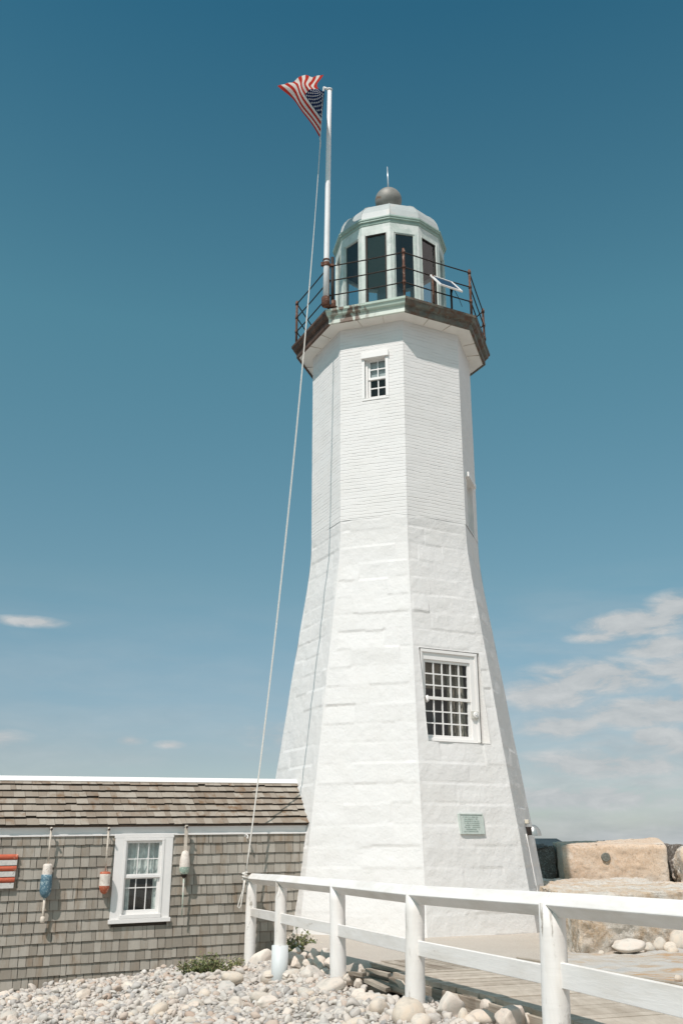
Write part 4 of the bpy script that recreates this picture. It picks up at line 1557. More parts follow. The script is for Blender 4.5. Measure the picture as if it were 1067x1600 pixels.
# red and white slatted board
SB = thing('striped_board', tuple(H(-4.9, .05, -.87)), 'wall board of weathered red and white slats, cut off at the left edge', 'wall decoration')
rows = 6
for i in range(rows):
    z1_ = -.395 - i * .0785
    z0_ = z1_ - .074
    b = MB()
    red = i % 2 == 0
    ue = -4.628 - .004 * i + random.uniform(-.004, .004)
    n_ = 8
    prof = [(cos(a) * .03, sin(a) * .037) for a in np.linspace(-pi / 2, pi / 2, n_)] if red else [(.004, -.037), (.022, -.036), (.022, .036), (.004, .037)]
    d0 = .04
    zc = (z0_ + z1_) / 2
    pts0 = [H(-5.6, d0 + p, zc + q) for p, q in prof] + [H(-5.6, d0 - .02, zc + .036), H(-5.6, d0 - .02, zc - .036)]
    pts1 = [H(ue, d0 + p, zc + q) for p, q in prof] + [H(ue, d0 - .02, zc + .036), H(ue, d0 - .02, zc - .036)]
    m_ = len(pts0)
    b.v = [tuple(p) for p in pts0 + pts1]
    for k in range(m_):
        k2 = (k + 1) % m_
        b.f.append((k, k2, m_ + k2, m_ + k)); b.m.append(0); b.sm.append(False); b.r.append(0)
    b.f.append(tuple(reversed(range(m_)))); b.f.append(tuple(m_ + k for k in range(m_)))
    b.m += [0, 0]; b.sm += [False, False]; b.r += [0, 0]
    b.build('slat', chipped('slat red', (.50, .11, .055), (.62, .45, .34), (.6, .66), 16) if red else chipped('slat white', (.60, .57, .53), (.36, .33, .3), (.56, .64), 9), SB)
for u in (-5.4, -4.75):
    b = MB()
    hbox(b, u, u + .05, .0, .02, -.86, -.40)
    b.build('batten', M['deck_edge'], SB)

# ------------------------------------------------------------------ fence and boardwalk
POST = [(-1.423, 16.05, .939, -.55, .083, 0), (-.797, 13.4, .985, -.35, .076, .0), (-.046, 11.2, 1.0, -.12, .084, .012), (.645, 8.9, 1.017, -.10, .082, -.028), (1.405, 6.8, 1.05, -.1, .087, -.035), (2.12, 4.7, 1.075, -.2, .085, -.02)]
FENCE = thing('post_and_rail_fence', (POST[2][0], POST[2][1], -.1), 'white wooden post and rail fence with low kick boards along the boardwalk', 'fence')
TOE = [.31, .395, .42, .455, .475, .48]
for i, (x, y, zt_, zb_, r, lean) in enumerate(POST):
    b = MB()
    b.tube([(x - lean * (zt_ - z) / 1.2 * -1.0, y, z) for z in np.linspace(zb_, zt_ - .07, 8)],
           [r * (1.0 + .03 * sin(3 * j + i)) * (1.06 - .008 * j) for j in range(8)], 20)
    o = b.build('post', M['fence'], FENCE)
    if i == 1:
        b = MB()
        b.tube([(x, y, -.5), (x, y, .125), (x, y, .13), (x, y, .09)], [.107, .107, .099, .097], 28)
        sl = b.build('post_sleeve', M['sleeve'], FENCE)
        sl['label'] = 'smooth white plastic sleeve round the foot of the second post'


def seg_dirs(p, q):
    d = (q - p)
    dn = d.normalized()
    side = Vector((-dn.y, dn.x, 0)).normalized()
    if side.dot(Vector((-1, -.2, 0))) < 0: side = -side       # towards the camera's left
    upv = side.cross(dn)
    if upv.z < 0: upv = -upv
    return dn, side, upv


for i in range(5):
    p = Vector((POST[i][0], POST[i][1], POST[i][2]))
    q = Vector((POST[i + 1][0], POST[i + 1][1], POST[i + 1][2]))
    dn, side, upv = seg_dirs(p, q)
    if i == 0: p = p - dn * .10
    # square timber laid on edge, arris up, in the notched post heads
    hd = .080
    b = MB()
    pp, qq = p - upv * .08, q - upv * .08
    g_ = .003 if i else 0
    ring = lambda c: [c + upv * hd, c + side * hd, c - upv * hd, c - side * hd]
    c0, c1 = ring(pp + dn * g_), ring(qq - dn * .003)
    if i == 0:
        c0 = [c0[0] + dn * .05, c0[1], c0[2] + dn * .04, c0[3] + dn * .05]
    b.hexa([c0[3], c0[2], c0[1], c0[0], c1[3], c1[2], c1[1], c1[0]])
    b.build('rail', M['fence_rail'], FENCE, bevel=.008)
    # kick board between the posts
    b = MB()
    r0, r1 = POST[i][4], POST[i + 1][4]
    p2 = Vector((POST[i][0], POST[i][1], TOE[i])) + dn * (r0 * .9)
    q2 = Vector((POST[i + 1][0], POST[i + 1][1], TOE[i + 1])) - dn * (r1 * .9)
    d2 = (q2 - p2)
    mid = (p2 + q2) / 2 + side * .0
    kh = .118 if i < 4 else .15
    b.box(mid + Vector((0, 0, kh / 2)), d2, side * .040, (0, 0, kh))
    b.build('kick_board', M['fence_board'], FENCE, bevel=.004)

BW = thing('boardwalk', (1.2, 9.2, .1), 'weathered grey plank boardwalk ramp with broken edge boards behind the fence', 'boardwalk')
FD = Vector((.34, -.94, 0)).normalized()        # along the walk towards the camera
FS = Vector((.94, .34, 0)).normalized()          # across it
O0 = Vector((.10, 11.5, 0))


def WK(s, c, z): return O0 + FD * s + FS * c + Vector((0, 0, z))


def deck_z(s): return .13 + min(s, 3.0) / 3.0 * .07 + max(0, s - 3.0) * .004


b = MB()
s = 1.25
rs = random.Random(5)
while s < 10:
    w = .14
    g_ = .006
    za, zb_ = deck_z(s), deck_z(s + w)
    e0, e1 = -.02 + rs.uniform(-.012, .012), 1.56 + rs.uniform(-.01, .01)
    j = rs.uniform(-.004, .004)
    c = [WK(s, e0, za - .04 + j), WK(s + w - g_, e0, zb_ - .04 + j), WK(s + w - g_, e1, zb_ - .04 + j), WK(s, e1, za - .04 + j),
         WK(s, e0, za + j), WK(s + w - g_, e0, zb_ + j), WK(s + w - g_, e1, zb_ + j), WK(s, e1, za + j)]
    b.hexa(c, 0, rs.random())
    s += w
b.build('deck_planks', M['deck'], BW)
b = MB()      # lower ramp, boards laid lengthwise
for i, (c0, s0, s1, dz) in enumerate(((-.10, -.05, 1.9, -.10), (.03, .25, 1.24, -.055), (.20, .05, 1.24, -.01), (.36, .0, 1.24, 0), (.52, .0, 1.24, 0), (.68, .05, 1.24, .0), (.84, .0, 1.24, 0), (1.0, .0, 1.24, 0), (1.16, .02, 1.24, 0), (1.32, .0, 1.24, 0))):
    za, zb_ = deck_z(s0) + dz, deck_z(s1) + dz
    w = .145
    b.hexa([WK(s0, c0, za - .04), WK(s1, c0, zb_ - .04), WK(s1, c0 + w, zb_ - .04), WK(s0, c0 + w, za - .04), WK(s0, c0, za), WK(s1, c0, zb_), WK(s1, c0 + w, zb_), WK(s0, c0 + w, za)], 0, rs.random())
# splintered offcuts along the edge
for (s0, s1, c0, w, dz, tilt) in ((.35, .8, -.16, .06, -.06, .02), (.9, 1.5, -.19, .07, -.08, -.03), (1.3, 1.9, -.04, .05, -.03, .02), (.5, 1.15, -.02, .05, -.02, 0)):
    za, zb_ = deck_z(s0) + dz, deck_z(s1) + dz + tilt
    b.hexa([WK(s0, c0, za - .035), WK(s1, c0 - .01, zb_ - .035), WK(s1 - .06, c0 + w, zb_ - .035), WK(s0 + .03, c0 + w, za - .035), WK(s0, c0, za), WK(s1, c0 - .01, zb_), WK(s1 - .06, c0 + w, zb_), WK(s0 + .03, c0 + w, za)], 0, rs.random())
b.build('ramp_boards', M['deck_edge'], BW)
b = MB()
for (s0, s1, c0, h0, dz) in ((1.2, 3.05, -.045, .13, -.042), (3.06, 6.2, -.05, .15, -.042), (6.21, 10, -.045, .15, -.042), (0, 1.19, -.06, .11, -.17)):
    za, zb_ = deck_z(s0) + dz, deck_z(s1) + dz
    b.hexa([WK(s0, c0, za - h0), WK(s1, c0, zb_ - h0), WK(s1, c0 + .045, zb_ - h0), WK(s0, c0 + .045, za - h0), WK(s0, c0, za), WK(s1, c0, zb_), WK(s1, c0 + .045, zb_), WK(s0, c0 + .045, za)], 0, rs.random())
b.build('edge_beam', M['deck_edge'], BW, bevel=.005)
b = MB()
for (s0, s1, c0, h0, dz) in ((2.2, 10, -.02, .22, -.195),):
    za, zb_ = deck_z(s0) + dz, deck_z(s1) + dz
    b.hexa([WK(s0, c0, za - h0), WK(s1, c0, zb_ - h0), WK(s1, c0 + .05, zb_ - h0), WK(s0, c0 + .05, za - h0), WK(s0, c0, za), WK(s1, c0, zb_), WK(s1, c0 + .05, zb_), WK(s0, c0 + .05, za)], 0, .5)
b.build('stringer', M['deck_dark'], BW)
b = MB()
for c0 in (.3, .9, 1.3):
    b.hexa([WK(.2, c0, -.1), WK(10, c0, -.1), WK(10, c0 + .06, -.1), WK(.2, c0 + .06, -.1), WK(.2, c0, deck_z(.2) - .045), WK(10, c0, deck_z(10) - .045), WK(10, c0 + .06, deck_z(10) - .045), WK(.2, c0 + .06, deck_z(.2) - .045)])
b.build('joist', M['deck_dark'], BW)
b = MB()      # timber kerb along the far side
for (s0, s1) in ((.9, 3.4), (3.41, 6.5), (6.51, 10)):
    b.hexa([WK(s0, 1.57, deck_z(s0) - .12), WK(s1, 1.57, deck_z(s1) - .12), WK(s1, 1.63, deck_z(s1) - .12), WK(s0, 1.63, deck_z(s0) - .12), WK(s0, 1.57, deck_z(s0) + .06), WK(s1, 1.57, deck_z(s1) + .06), WK(s1, 1.63, deck_z(s1) + .06), WK(s0, 1.63, deck_z(s0) + .06)], 0, rs.random())
b.build('kerb_board', M['deck_edge'], BW, bevel=.004)
for s0 in (1.75, 2.9):      # slanting offcut braces leaning on the edge beam
    b = MB()
    b.hexa([WK(s0, -.09, deck_z(s0) - .22), WK(s0 + .12, -.09, deck_z(s0) - .22), WK(s0 + .12, -.052, deck_z(s0) - .22), WK(s0, -.052, deck_z(s0) - .22),
            WK(s0 - .28, -.09, deck_z(s0) - .045), WK(s0 - .16, -.09, deck_z(s0) - .045), WK(s0 - .16, -.052, deck_z(s0) - .045), WK(s0 - .28, -.052, deck_z(s0) - .045)], 0, .1)
    b.build('brace', M['deck'], BW)

# ------------------------------------------------------------------ rocks
def rock_mesh(name, seed, sub=4, rough=.22, flat=0.0, angular=0.0):
    """unit boulder: lumpy icosphere, optionally cut by planes"""
    bm = _bm.new()
    _bm.ops.create_icosphere(bm, subdivisions=sub, radius=1)
    r = np.random.default_rng(seed)
    dirs = r.normal(size=(7, 3)); dirs /= np.linalg.norm(dirs, axis=1)[:, None]
    amp = r.normal(0, rough, 7)
    cuts = r.normal(size=(int(6 + 6 * angular), 3)); cuts /= np.linalg.norm(cuts, axis=1)[:, None]
    offs = r.uniform(.55, .9, len(cuts))
    for v in bm.verts:
        p = np.array(v.co)
        s = 1 + sum(a * (max(0, p @ d)) ** 2 for a, d in zip(amp, dirs))
        q = p * s
        if angular:
            for c, o in zip(cuts, offs):
                e = q @ c - o
                if e > 0:
                    q = q - c * e * angular
        q += .02 * np.sin(q[[1, 2, 0]] * 9 + seed) * (1 if sub > 2 else 0)
        v.co = q
    me = bpy.data.meshes.new(name)
    bm.to_mesh(me); bm.free()
    for pl_ in me.polygons: pl_.use_smooth = True
    return me


ROCK_PALE = stone_mat('pale pinkish stone', [(.48, .44, .39), (.62, .57, .51), (.66, .58, .51), (.55, .51, .47)], 1.4, bump=.35, bscale=5, perobj=True, speck=False)
ROCK_MIX = stone_mat('mixed beach stone', [(.43, .395, .355), (.58, .53, .465), (.63, .55, .465), (.53, .49, .44)], 1.1, bump=.3, bscale=5, perobj=True, speck=False)
ROUND = [rock_mesh('beach_stone', 40 + i, 3, .22, angular=.25) for i in range(8)]
ANG = [rock_mesh('beach_stone_angular', 60 + i, 4, .2, angular=.85) for i in range(6)]
for me in ROUND: me.materials.append(ROCK_MIX)
for me in ANG: me.materials.append(ROCK_PALE)


def place_rock(me, name, x, y, z, sx, sy, sz, rz, tilt, label, cat, group=None):
    o = bpy.data.objects.new(name, me)
    COL.objects.link(o)
    o.location = (x, y, z)
    o.scale = (sx, sy, sz)
    o.rotation_euler = (tilt[0], tilt[1], rz)
    tag(o, label, cat, group)
    return o


def pix(x, y, z):
    """ground point seen at photo coordinates (x, y) at height z (used only to list rock sites)"""
    f, p = 1468.96, radians(19.603)
    u, v = (x - 533.5) / f, (800 - y) / f
    d = (u, cos(p) - v * sin(p), sin(p) + v * cos(p))
    t = (z - EYE) / d[2]
    return d[0] * t, d[1] * t


BIG = [  # photo x, y of the middle, ground z, half sizes, angular?, rz, tilt, label
    (637, 1586, .10, .150, .12, .105, 0, .5, (0, .1), 'large smooth oval pinkish boulder at the foot of the tall fence post'),
    (702, 1572, .13, .135, .10, .150, 1, .2, (.1, -.35), 'pointed pale wedge of rock leaning by the boardwalk edge'),
    (752, 1588, .10, .105, .09, .062, 0, .1, (0, 0), 'smooth round white stone between the wedge rock and boardwalk'),
    (793, 1592, .14, .15, .11, .115, 1, 1.1, (.1, .15), 'angular cream rock heaped against the boardwalk near the last post'),
    (724, 1594, .08, .055, .05, .085, 0, .3, (0, .2), 'small upright grey stone left of the round white stone'),
    (515, 1543, -.05, .225, .15, .10, 1, .35, (.05, -.38), 'flat angular grey slab tilted at the foot of the third post'),
    (488, 1527, -.08, .19, .14, .115, 1, 1.2, (0, .1), 'broad pale rock behind the tilted slab'),
    (428, 1527, -.28, .15, .12, .11, 0, .1, (0, 0), 'pinkish rounded rock at the foot of the sleeved post'),
    (411, 1507, -.26, .30, .20, .18, 1, .5, (.1, -.5), 'big pale slab leaning between the first two posts'),
    (546, 1529, .0, .11, .09, .07, 1, .9, (0, .2), 'brownish broken rock beside the boardwalk ramp end'),
    (575, 1562, .0, .13, .10, .075, 1, .3, (.1, .1), 'pale flat rock below the broken ramp boards'),
    (598, 1570, .03, .14, .11, .085, 0, 1.3, (0, .1), 'rounded pinkish stone below the ramp boards'),
    (561, 1556, -.02, .085, .07, .055, 1, .1, (0, -.2), 'reddish wedge of stone left of the flat rock'),
    (15, 1576, -.66, .16, .12, .09, 0, .4, (0, 0), 'cream boulder among the pebbles near the left edge'),
    (372, 1588, -.42, .20, .11, .055, 1, .1, (.05, .05), 'long low tan stone with an orange edge among the pebbles'),
    (162, 1568, -.58, .13, .10, .075, 0, .2, (0, 0), 'rounded grey stone below the blue buoy'),
    (272, 1564, -.50, .15, .11, .08, 0, .8, (0, 0), 'large cream stone in front of the wide shrub'),
    (110, 1548, -.60, .12, .09, .07, 1, .3, (0, 0), 'squarish pale rock near the house wall foot'),
    (300, 1592, -.46, .10, .08, .06, 0, .3, (0, 0), 'smooth pale stone near the bottom edge'),
    (452, 1562, -.22, .13, .09, .06, 0, .5, (0, 0), 'oval pale stone in the middle of the pebble bank'),
    (468, 1504, -.08, .13, .10, .085, 1, .2, (0, 0), 'grey angular rock below the flowering plant'),
    (500, 1502, .0, .11, .09, .075, 0, 1.2, (0, 0), 'tan rounded rock right of the flowering plant'),
    (482, 1506, -.04, .09, .075, .07, 1, .5, (0, .1), 'brown broken stone under the flowering plant'),
    (765, 1571, .13, .09, .075, .06, 1, .5, (0, .1), 'small buff stone tucked under the boardwalk beam'),
    (456, 1499, -.07, .10, .085, .08, 1, .2, (.2, .1), 'pale squarish rock just right of the plastic sleeve'),
    (474, 1494, -.02, .085, .07, .075, 1, 1.3, (.1, .2), 'dark brown rock wedged beneath the flowering plant'),
    (489, 1493, .0, .10, .08, .075, 1, 2.2, (-.2, .1), 'grey slanted rock in the rubble right of the flowering plant'),
    (498, 1499, .0, .075, .06, .055, 1, .6, (.1, -.3), 'small white wedge of rock at the right end of the rubble'),
    (463, 1486, -.02, .09, .07, .06, 1, 1.9, (0, 0), 'brownish flat rock under the flowering plant leaves'),
    (482, 1516, -.12, .14, .11, .09, 0, .9, (0, .1), 'creamy boulder below the dark rubble'),
    (505, 1514, -.08, .13, .10, .085, 1, 1.6, (0, .1), 'pale blocky boulder left of the third post foot'),
    (458, 1523, -.20, .13, .10, .08, 0, .4, (0, 0), 'rounded cream boulder right of the sleeve foot'),
    (507, 1491, .02, .09, .07, .07, 1, .8, (.1, .1), 'grey rock at the edge of the sandy pad by the third post'),
    (517, 1505, .0, .10, .08, .07, 1, 2.4, (.1, -.2), 'tan rock half hidden behind the third post'),
    (560, 1537, .0, .07, .06, .06, 1, 1.4, (.2, .4), 'small white pointed stone under the splintered ramp boards'),
    (822, 1594, .12, .07, .06, .05, 0, .4, (0, 0), 'small pale stone just left of the nearest post'),
]
BIGPOS = []
for i, (px, py, gz, sx, sy, sz, ang, rz, tl, lab) in enumerate(BIG):
    x, y = pix(px, py, gz)
    me = (ANG if ang else ROUND)[i % (6 if ang else 8)]
    place_rock(me, 'boulder', x, y, gz, sx, sy, sz, rz, tl, lab, 'boulder')
    BIGPOS.append((x, y, max(sx, sy)))
rs = random.Random(9)
cnt = 0
while cnt < 150:
    px, py = rs.uniform(-40, 830), rs.uniform(1510, 1606)
    x, y = pix(px, py, -.3)
    for _ in range(6):
        gz = float(ground_z(np.array(x), np.array(y)))
        x, y = pix(px, py, gz)
    wally = 16.72 + (x + .556) * .4577
    if y > wally - .12 or y < 6 or x > .1 + (10.9 - y) * .36 - .12 and y < 11.1: continue
    if any(math.hypot(x - a, y - b_) < c for a, b_, c in BIGPOS): continue
    sz = rs.uniform(.040, .062) * rs.choice((1, 1, 1, 1.3, 1.9))
    o = place_rock(rs.choice(ROUND + ANG), 'cobble', x, y, gz + sz * .25, sz * rs.uniform(.9, 1.3), sz * rs.uniform(.75, 1.05), sz * rs.uniform(.5, .8), rs.uniform(0, 6.3), (rs.uniform(-.3, .3), rs.uniform(-.3, .3)),
                   'pale grey or pinkish fist sized cobble lying among the beach pebbles', 'cobble', 'cobbles among the beach pebbles')
    cnt += 1


def pebbles():
    """small shingle nobody could count: one mesh of many little stones"""
    def ico(sub):
        bm = _bm.new()
        _bm.ops.create_icosphere(bm, subdivisions=sub, radius=1)
        v = np.array([q.co[:] for q in bm.verts])
        f = np.array([[q.index for q in p.verts] for p in bm.faces])
        bm.free()
        return v, f
    r = np.random.default_rng(77)
    protos = []
    for sub in (2, 1):
        v, f = ico(sub)
        lst = []
        for i in range(14):
            d = r.normal(size=(6, 3)); d /= np.linalg.norm(d, axis=1)[:, None]
            a = r.normal(0, .28, 6)
            s = 1 + (np.maximum(0, v @ d.T) ** 2 * a).sum(1)
            q = v * s[:, None]
            for _ in range(9):
                c = r.normal(size=3); c /= np.linalg.norm(c)
                e = np.maximum(0, q @ c - r.uniform(.45, .9))
                q = q - c * e[:, None] * .9
            lst.append(q)
        protos.append((lst, f))
    VV, FF, RR = [], [], []
    base = 0
    N = 74000
    x = r.uniform(-7.5, 1.6, N); y = r.uniform(4.2, 16.8, N)
    wall = 16.72 + (x + .556) * .4577
    fence = .10 + (10.95 - y) * .3617
    ok = (y < wall - .02) & ~((y < 11.0) & (x > fence + .05)) & ~((y >= 11.0) & (x > np.interp(y, [11, 12, 12.8, 13.6, 14.5, 16.8], [.08, .06, -.12, -.34, -.54, -1.0])))
    # only where this stretch of beach could be seen from near the photograph's spot
    ok &= (np.abs(x - .02 * y) < .42 * y + 1.2)
    x, y = x[ok], y[ok]
    rad = np.exp(r.normal(math.log(.0185), .60, len(x))).clip(.009, .068)
    z = ground_z(x, y) + rad * r.uniform(-.1, .55, len(x)) + .015 * (vnoise(x * 2.3, y * 2.3, 5) - .3)
    for i in range(len(x)):
        big = rad[i] > .026
        lst, f = protos[0 if big else 1]
        v = lst[int(r.integers(len(lst)))] * np.array([1, r.uniform(.65, 1), r.uniform(.5, .85)]) * rad[i]
        a, b_, c = r.uniform(0, 6.28), r.normal(0, .3), r.normal(0, .3)
        ca, sa, cb, sb, cc, scn = cos(a), sin(a), cos(b_), sin(b_), cos(c), sin(c)
        Rm = np.array([[ca, -sa, 0], [sa, ca, 0], [0, 0, 1]]) @ np.array([[cb, 0, sb], [0, 1, 0], [-sb, 0, cb]]) @ np.array([[1, 0, 0], [0, cc, -scn], [0, scn, cc]])
        VV.append(v @ Rm.T + (x[i], y[i], z[i]))
        FF.append(f + base)
        RR.append(np.full(len(f), r.random()))
        base += len(v)
    m, t, bs = mat('pebbles')
    at = t.add('ShaderNodeAttribute'); at.attribute_name = 'rnd'
    c = t.ramp(at.outputs['Fac'], [(0, (.34, .32, .30)), (.16, (.57, .52, .465)), (.34, (.64, .57, .495)), (.5, (.51, .48, .44)), (.66, (.67, .62, .55)), (.82, (.59, .49, .41)), (.9, (.46, .34, .26)), (.95, (.69, .66, .62)), (1, (.24, .23, .22))])
    tc = t.add('ShaderNodeTexCoord')
    c = t.mix(t.math('MULTIPLY', t.noise(tc.outputs['Object'], 40, 4, .65), .4), c, (.34, .30, .27))
    t.link(c, bs.inputs['Base Color'])
    bs.inputs['Roughness'].default_value = .85
    bs.inputs['Specular IOR Level'].default_value = .25
    o = mesh_np('pebbles', np.concatenate(VV), np.concatenate(FF), m)
    a = o.data.attributes.new('rnd', 'FLOAT', 'FACE')
    a.data.foreach_set('value', np.concatenate(RR).astype(np.float32))
    tag(o, 'pale rounded shingle covering the beach bank', 'pebbles', kind='stuff')


pebbles()

# --- quarried granite blocks of the sea wall
def block(name, corners, z0, z1, seed, material, label, cat='granite block', rough=.03, sub=22, topdz=(0, 0, 0, 0), group=None, bev=.022):
    """four plan corners (counter-clockwise), split-faced with worn arrises"""
    r = np.random.default_rng(seed)
    bm = _bm.new()
    vs = [bm.verts.new((x, y, z0)) for x, y in corners] + [bm.verts.new((x, y, z1 + d)) for (x, y), d in zip(corners, topdz)]
    for f in ((3, 2, 1, 0), (4, 5, 6, 7), (0, 1, 5, 4), (1, 2, 6, 5), (2, 3, 7, 6), (3, 0, 4, 7)):
        bm.faces.new([vs[i] for i in f])
    _bm.ops.bevel(bm, geom=bm.edges[:], offset=bev, segments=2, affect='EDGES', profile=.6)
    _bm.ops.triangulate(bm, faces=bm.faces[:])
    for _ in range(7):
        lim = max((z1 - z0), .5) / sub * 1.6
        es = [e for e in bm.edges if e.calc_length() > lim]
        if not es: break
        _bm.ops.subdivide_edges(bm, edges=es, cuts=1)
        _bm.ops.triangulate(bm, faces=[f for f in bm.faces if len(f.verts) > 3])
    bm.normal_update()
    co = np.array([v.co[:] for v in bm.verts]); no = np.array([v.normal[:] for v in bm.verts])
    d = np.zeros(len(co))
    for s, a in ((1.2, 1.3), (3.1, .7), (7.5, .5), (17, .4), (33, .2)):
        q = co * s
        d += a * ((vnoise(q[:, 0] + q[:, 2] * .7, q[:, 1] + q[:, 2] * 1.1, seed) + vnoise(q[:, 2] + 7, q[:, 0] - q[:, 1], seed + 1)) / 2 - .5)
    co += no * (d * rough)[:, None]
    for v, c in zip(bm.verts, co): v.co = c
    c0 = Vector((float(np.mean([c[0] for c in corners])), float(np.mean([c[1] for c in corners])), z0))
    for v in bm.verts: v.co -= c0
    me = bpy.data.meshes.new(name)
    bm.to_mesh(me); bm.free()
    for p in me.polygons: p.use_smooth = True
    me.materials.append(material)
    o = bpy.data.objects.new(name, me)
    COL.objects.link(o)
    o.location = c0
    o['_o'] = tuple(c0)
    tag(o, label, cat, group)
    return o


G_TAN = stone_mat('tan granite', [(.62, .56, .48), (.62, .455, .32), (.64, .51, .39), (.66, .61, .54)], .75, bump=.7, bscale=9)
G_GREY = stone_mat('grey granite', [(.58, .53, .47), (.68, .63, .57), (.66, .52, .38), (.64, .60, .54)], 1.1, bump=.8, bscale=14)
G_SPECK = stone_mat('coarse tan granite', [(.60, .54, .46), (.68, .62, .54), (.58, .43, .29), (.66, .60, .52)], 1.6, bump=1.0, bscale=22, dist=.02)
G_SHADED = stone_mat('shaded granite', [(.07, .06, .05), (.11, .09, .075), (.15, .125, .10)], 1.2, bump=.8, bscale=9)  # darker granite copy: tower shadow and gap shade put into the colour


def slab_mat():
    m, t, bs = mat('banded ledge')
    tc = t.add('ShaderNodeTexCoord')
    v = t.mapping(tc.outputs['Object'], (.5, 2.6, 1), rot=(0, 0, .35))
    n1 = t.noise(v, 1.3, 6, .62, .9)
    c = t.ramp(n1, [(.3, (.36, .36, .345)), (.44, (.50, .47, .43)), (.55, (.46, .40, .33)), (.62, (.44, .27, .14)), (.68, (.47, .44, .40))])
    sp = t.ramp(t.noise(tc.outputs['Object'], 3.0, 6, .7), [(.64, 0), (.7, .8)])
    c = t.mix(sp, c, (.26, .15, .07))
    c = t.mix(t.ramp(t.noise(tc.outputs['Object'], 60, 3, .7), [(.55, 0), (.7, .5)]), c, (.25, .23, .21))
    t.link(c, bs.inputs['Base Color'])
    bs.inputs['Roughness'].default_value = .85
    b = t.add('ShaderNodeBump'); b.inputs['Distance'].default_value = .02; b.inputs['Strength'].default_value = .6
    t.link(t.noise(v, 6, 6, .65), b.inputs['Height'])
    t.link(b.outputs[0], bs.inputs['Normal'])
    return m


big = block('granite_block', [(4.95, 22.5), (7.30, 22.4), (7.6, 23.9), (5.05, 24.0)], .42, 1.385, 1, G_TAN, 'big tan granite block with a small round survey disc in its face', topdz=(0, -.01, .16, .07), rough=.06, sub=20, bev=.065)
block('granite_block', [(7.26, 22.9), (7.9, 22.7), (8.0, 23.8), (7.12, 23.9)], .3, 1.36, 8, G_SHADED, 'narrow block coloured dark as the shaded gap right of the tan block', rough=.10)
disc = MB()
dc = Vector((5.915, 22.435, 1.115))
disc.tube([dc + Vector((0, .12, 0)), dc + Vector((0, -.006, 0)), dc + Vector((0, -.009, 0))], [.098, .098, .09], 24)
disc.tube([dc + Vector((0, -.008, 0)), dc + Vector((0, -.014, 0))], [.05, .045], 20)
disc.build('survey_disc', pmat('bronze disc', (.20, .20, .17), .5, .4, var=.25, scale=30), big)
block('granite_block', [(3.6, 23.6), (4.96, 23.3), (5.0, 25), (3.7, 25)], .2, 1.37, 2, G_SHADED, 'shaded granite block in the tower shadow left of the tan block', rough=.16)
block('granite_block', [(7.46, 21.6), (9.4, 21.3), (9.6, 23.2), (7.62, 23.4)], .3, 1.28, 3, G_GREY, 'cracked grey granite block at the right edge of the picture', rough=.26, topdz=(-.1, .1, .1, .0))
block('granite_block', [(3.85, 18.9), (6.3, 18.6), (6.6, 22.2), (4.0, 22.3)], -.1, .66, 4, G_SPECK, 'long low granite ledge block beneath the tan block', rough=.08)
block('granite_block', [(6.34, 18.4), (9.5, 18.0), (9.8, 22.0), (6.64, 22.2)], -.1, .60, 5, G_GREY, 'pale low granite ledge block right of the long ledge', rough=.09)
block('granite_block', [(2.84, 12.25), (5.6, 13.9), (5.6, 16.3), (3.05, 15.6)], -.15, .765, 6, G_SPECK, 'wide grey granite block with rusty streaks behind the fence rail', rough=.10, sub=26, topdz=(-.02, .05, 0, 0))
block('ledge_slab', [(2.16, 10.15), (4.2, 6.8), (7.0, 13.4), (2.75, 12.75)], -.2, .13, 7, slab_mat(), 'flat banded rock ledge with orange stains beside the boardwalk', 'rock ledge', rough=.05, topdz=(.03, .06, .03, .0))
# pebbles resting on the ledge at the foot of the block
for (px, py, gz, sx, sz, a, lab) in ((982, 1479, .20, .22, .105, 1, 'broad white rock lying on the ledge under the granite block'), (1013, 1480, .18, .09, .065, 0, 'small grey stone right of the broad white rock'), (1031, 1476, .20, .12, .10, 0, 'pale rounded stone resting against the granite block'),
                                    (1047, 1480, .18, .085, .065, 0, 'dark brown stone in the row on the ledge'), (1062, 1472, .21, .16, .13, 0, 'large pinkish stone at the right end of the ledge row'), (1050, 1486, .16, .075, .05, 0, 'little white stone in front of the ledge row'), (939, 1489, .15, .04, .03, 0, 'tiny white pebble alone on the ledge'), (1058, 1528, .18, .04, .035, 0, 'tiny cream pebble near the stained patch of the ledge')):
    x, y = pix(px, py, gz)
    place_rock((ANG if a else ROUND)[int(px) % 6], 'ledge_stone', x, y, gz, sx, sx * .75, sz, rs.uniform(0, .6), (0, 0), lab, 'stone')

# ------------------------------------------------------------------ plants
LEAF = []
for nm, c in (('dark leaf', (.075, .10, .035)), ('mid leaf', (.16, .18, .065)), ('pale leaf', (.33, .32, .15)), ('cream flower', (.62, .58, .48))):
    m, t, bs = mat(nm)
    oi = t.add('ShaderNodeTexCoord')
    t.link(t.mix(t.noise(oi.outputs['Object'], 30, 2), tuple(q * .7 for q in c), tuple(min(1, q * 1.3) for q in c)), bs.inputs['Base Color'])
    bs.inputs['Roughness'].default_value = .55
    LEAF.append(m)


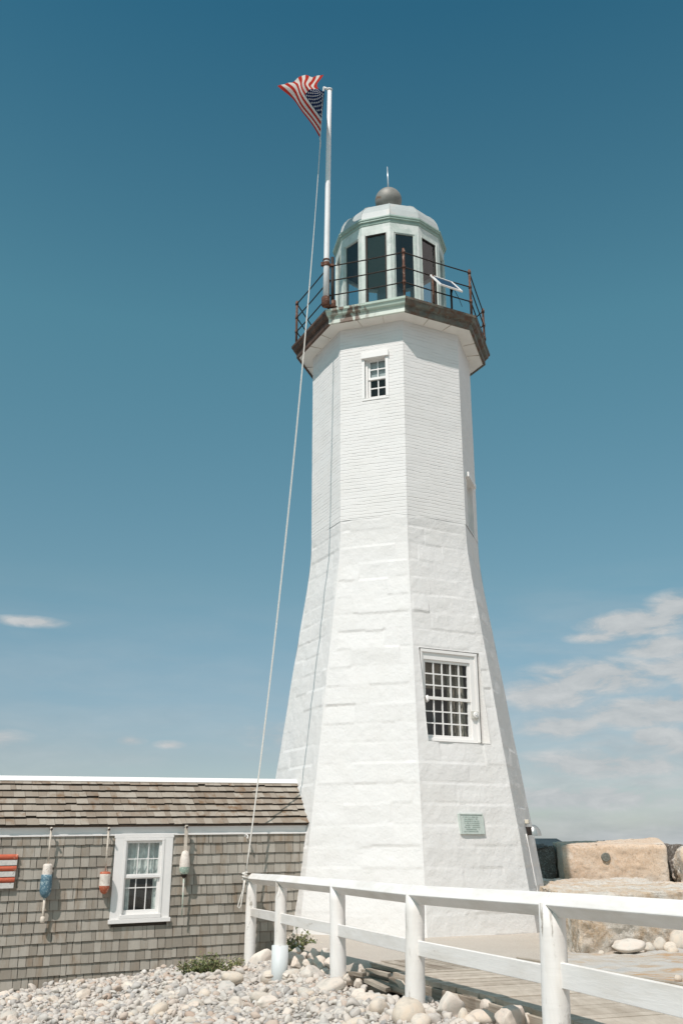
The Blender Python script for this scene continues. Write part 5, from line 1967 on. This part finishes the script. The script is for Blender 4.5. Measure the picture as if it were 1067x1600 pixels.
def plant(name, x, y, z, rx, ry, h, n, label, seed, size=.05, flowers=0.0, pale=.3):
    r = random.Random(seed)
    R = thing(name, (x, y, z), label, 'plant')
    st, lf = MB(), MB()
    tips = []
    for i in range(max(8, n // 18)):
        a, q = r.uniform(0, 6.28), r.random() ** .5
        tip = Vector((x + rx * q * cos(a), y + ry * q * sin(a), z + h * (1 - .5 * q * q) * r.uniform(.65, 1.05)))
        b0 = Vector((x + rx * .5 * q * cos(a), y + ry * .5 * q * sin(a), z - .03))
        st.tube([b0, b0.lerp(tip, .5) + Vector((0, 0, h * .1)), tip], [.006, .005, .003], 5)
        tips.append((b0, tip))
    for i in range(n):
        b0, tip = r.choice(tips)
        f = r.uniform(.2, 1.02)
        p = b0.lerp(tip, f) + Vector((r.gauss(0, .035), r.gauss(0, .035), r.gauss(0, .02)))
        d = Vector((r.gauss(0, 1), r.gauss(0, 1), r.gauss(.5, .6))).normalized()
        s = d.cross(Vector((r.gauss(0, 1), r.gauss(0, 1), r.gauss(0, 1)))).normalized()
        nn_ = d.cross(s)
        l, w = size * r.uniform(.6, 1.25), size * r.uniform(.3, .55)
        fl = r.random() < flowers and f > .7
        mi = 3 if fl else (2 if r.random() < pale else r.choice((0, 1)))
        a, b_, c, e = p, p + d * l * .5 + s * w * .5 + nn_ * w * .18, p + d * l, p + d * l * .5 - s * w * .5 + nn_ * w * .18
        m1 = p + d * l * .5
        lf.quad([a, b_, c, m1], mi); lf.quad([a, m1, c, e], mi)
    st.build('stem', pmat('stem', (.16, .13, .07), .8), R)
    lf.build('leaves', LEAF, R)


plant('shrub', -1.87, 14.6, -.36, .42, .16, .26, 1500, 'wide low green shrub growing at the foot of the shingled wall', 1, .05, .0, .3)
plant('flowering_plant', -.60, 14.7, -.16, .25, .18, .36, 900, 'small dark leaved plant with pale flowers beside the tower foot', 2, .06, .22, .2)
plant('grass_tuft', -1.62, 15.95, -.40, .10, .06, .17, 90, 'thin sparse sprig of weed by the first fence post', 3, .05, 0, .6)

# ------------------------------------------------------------------ tidy helper properties
for o in bpy.data.objects:
    if '_o' in o:
        del o['_o']
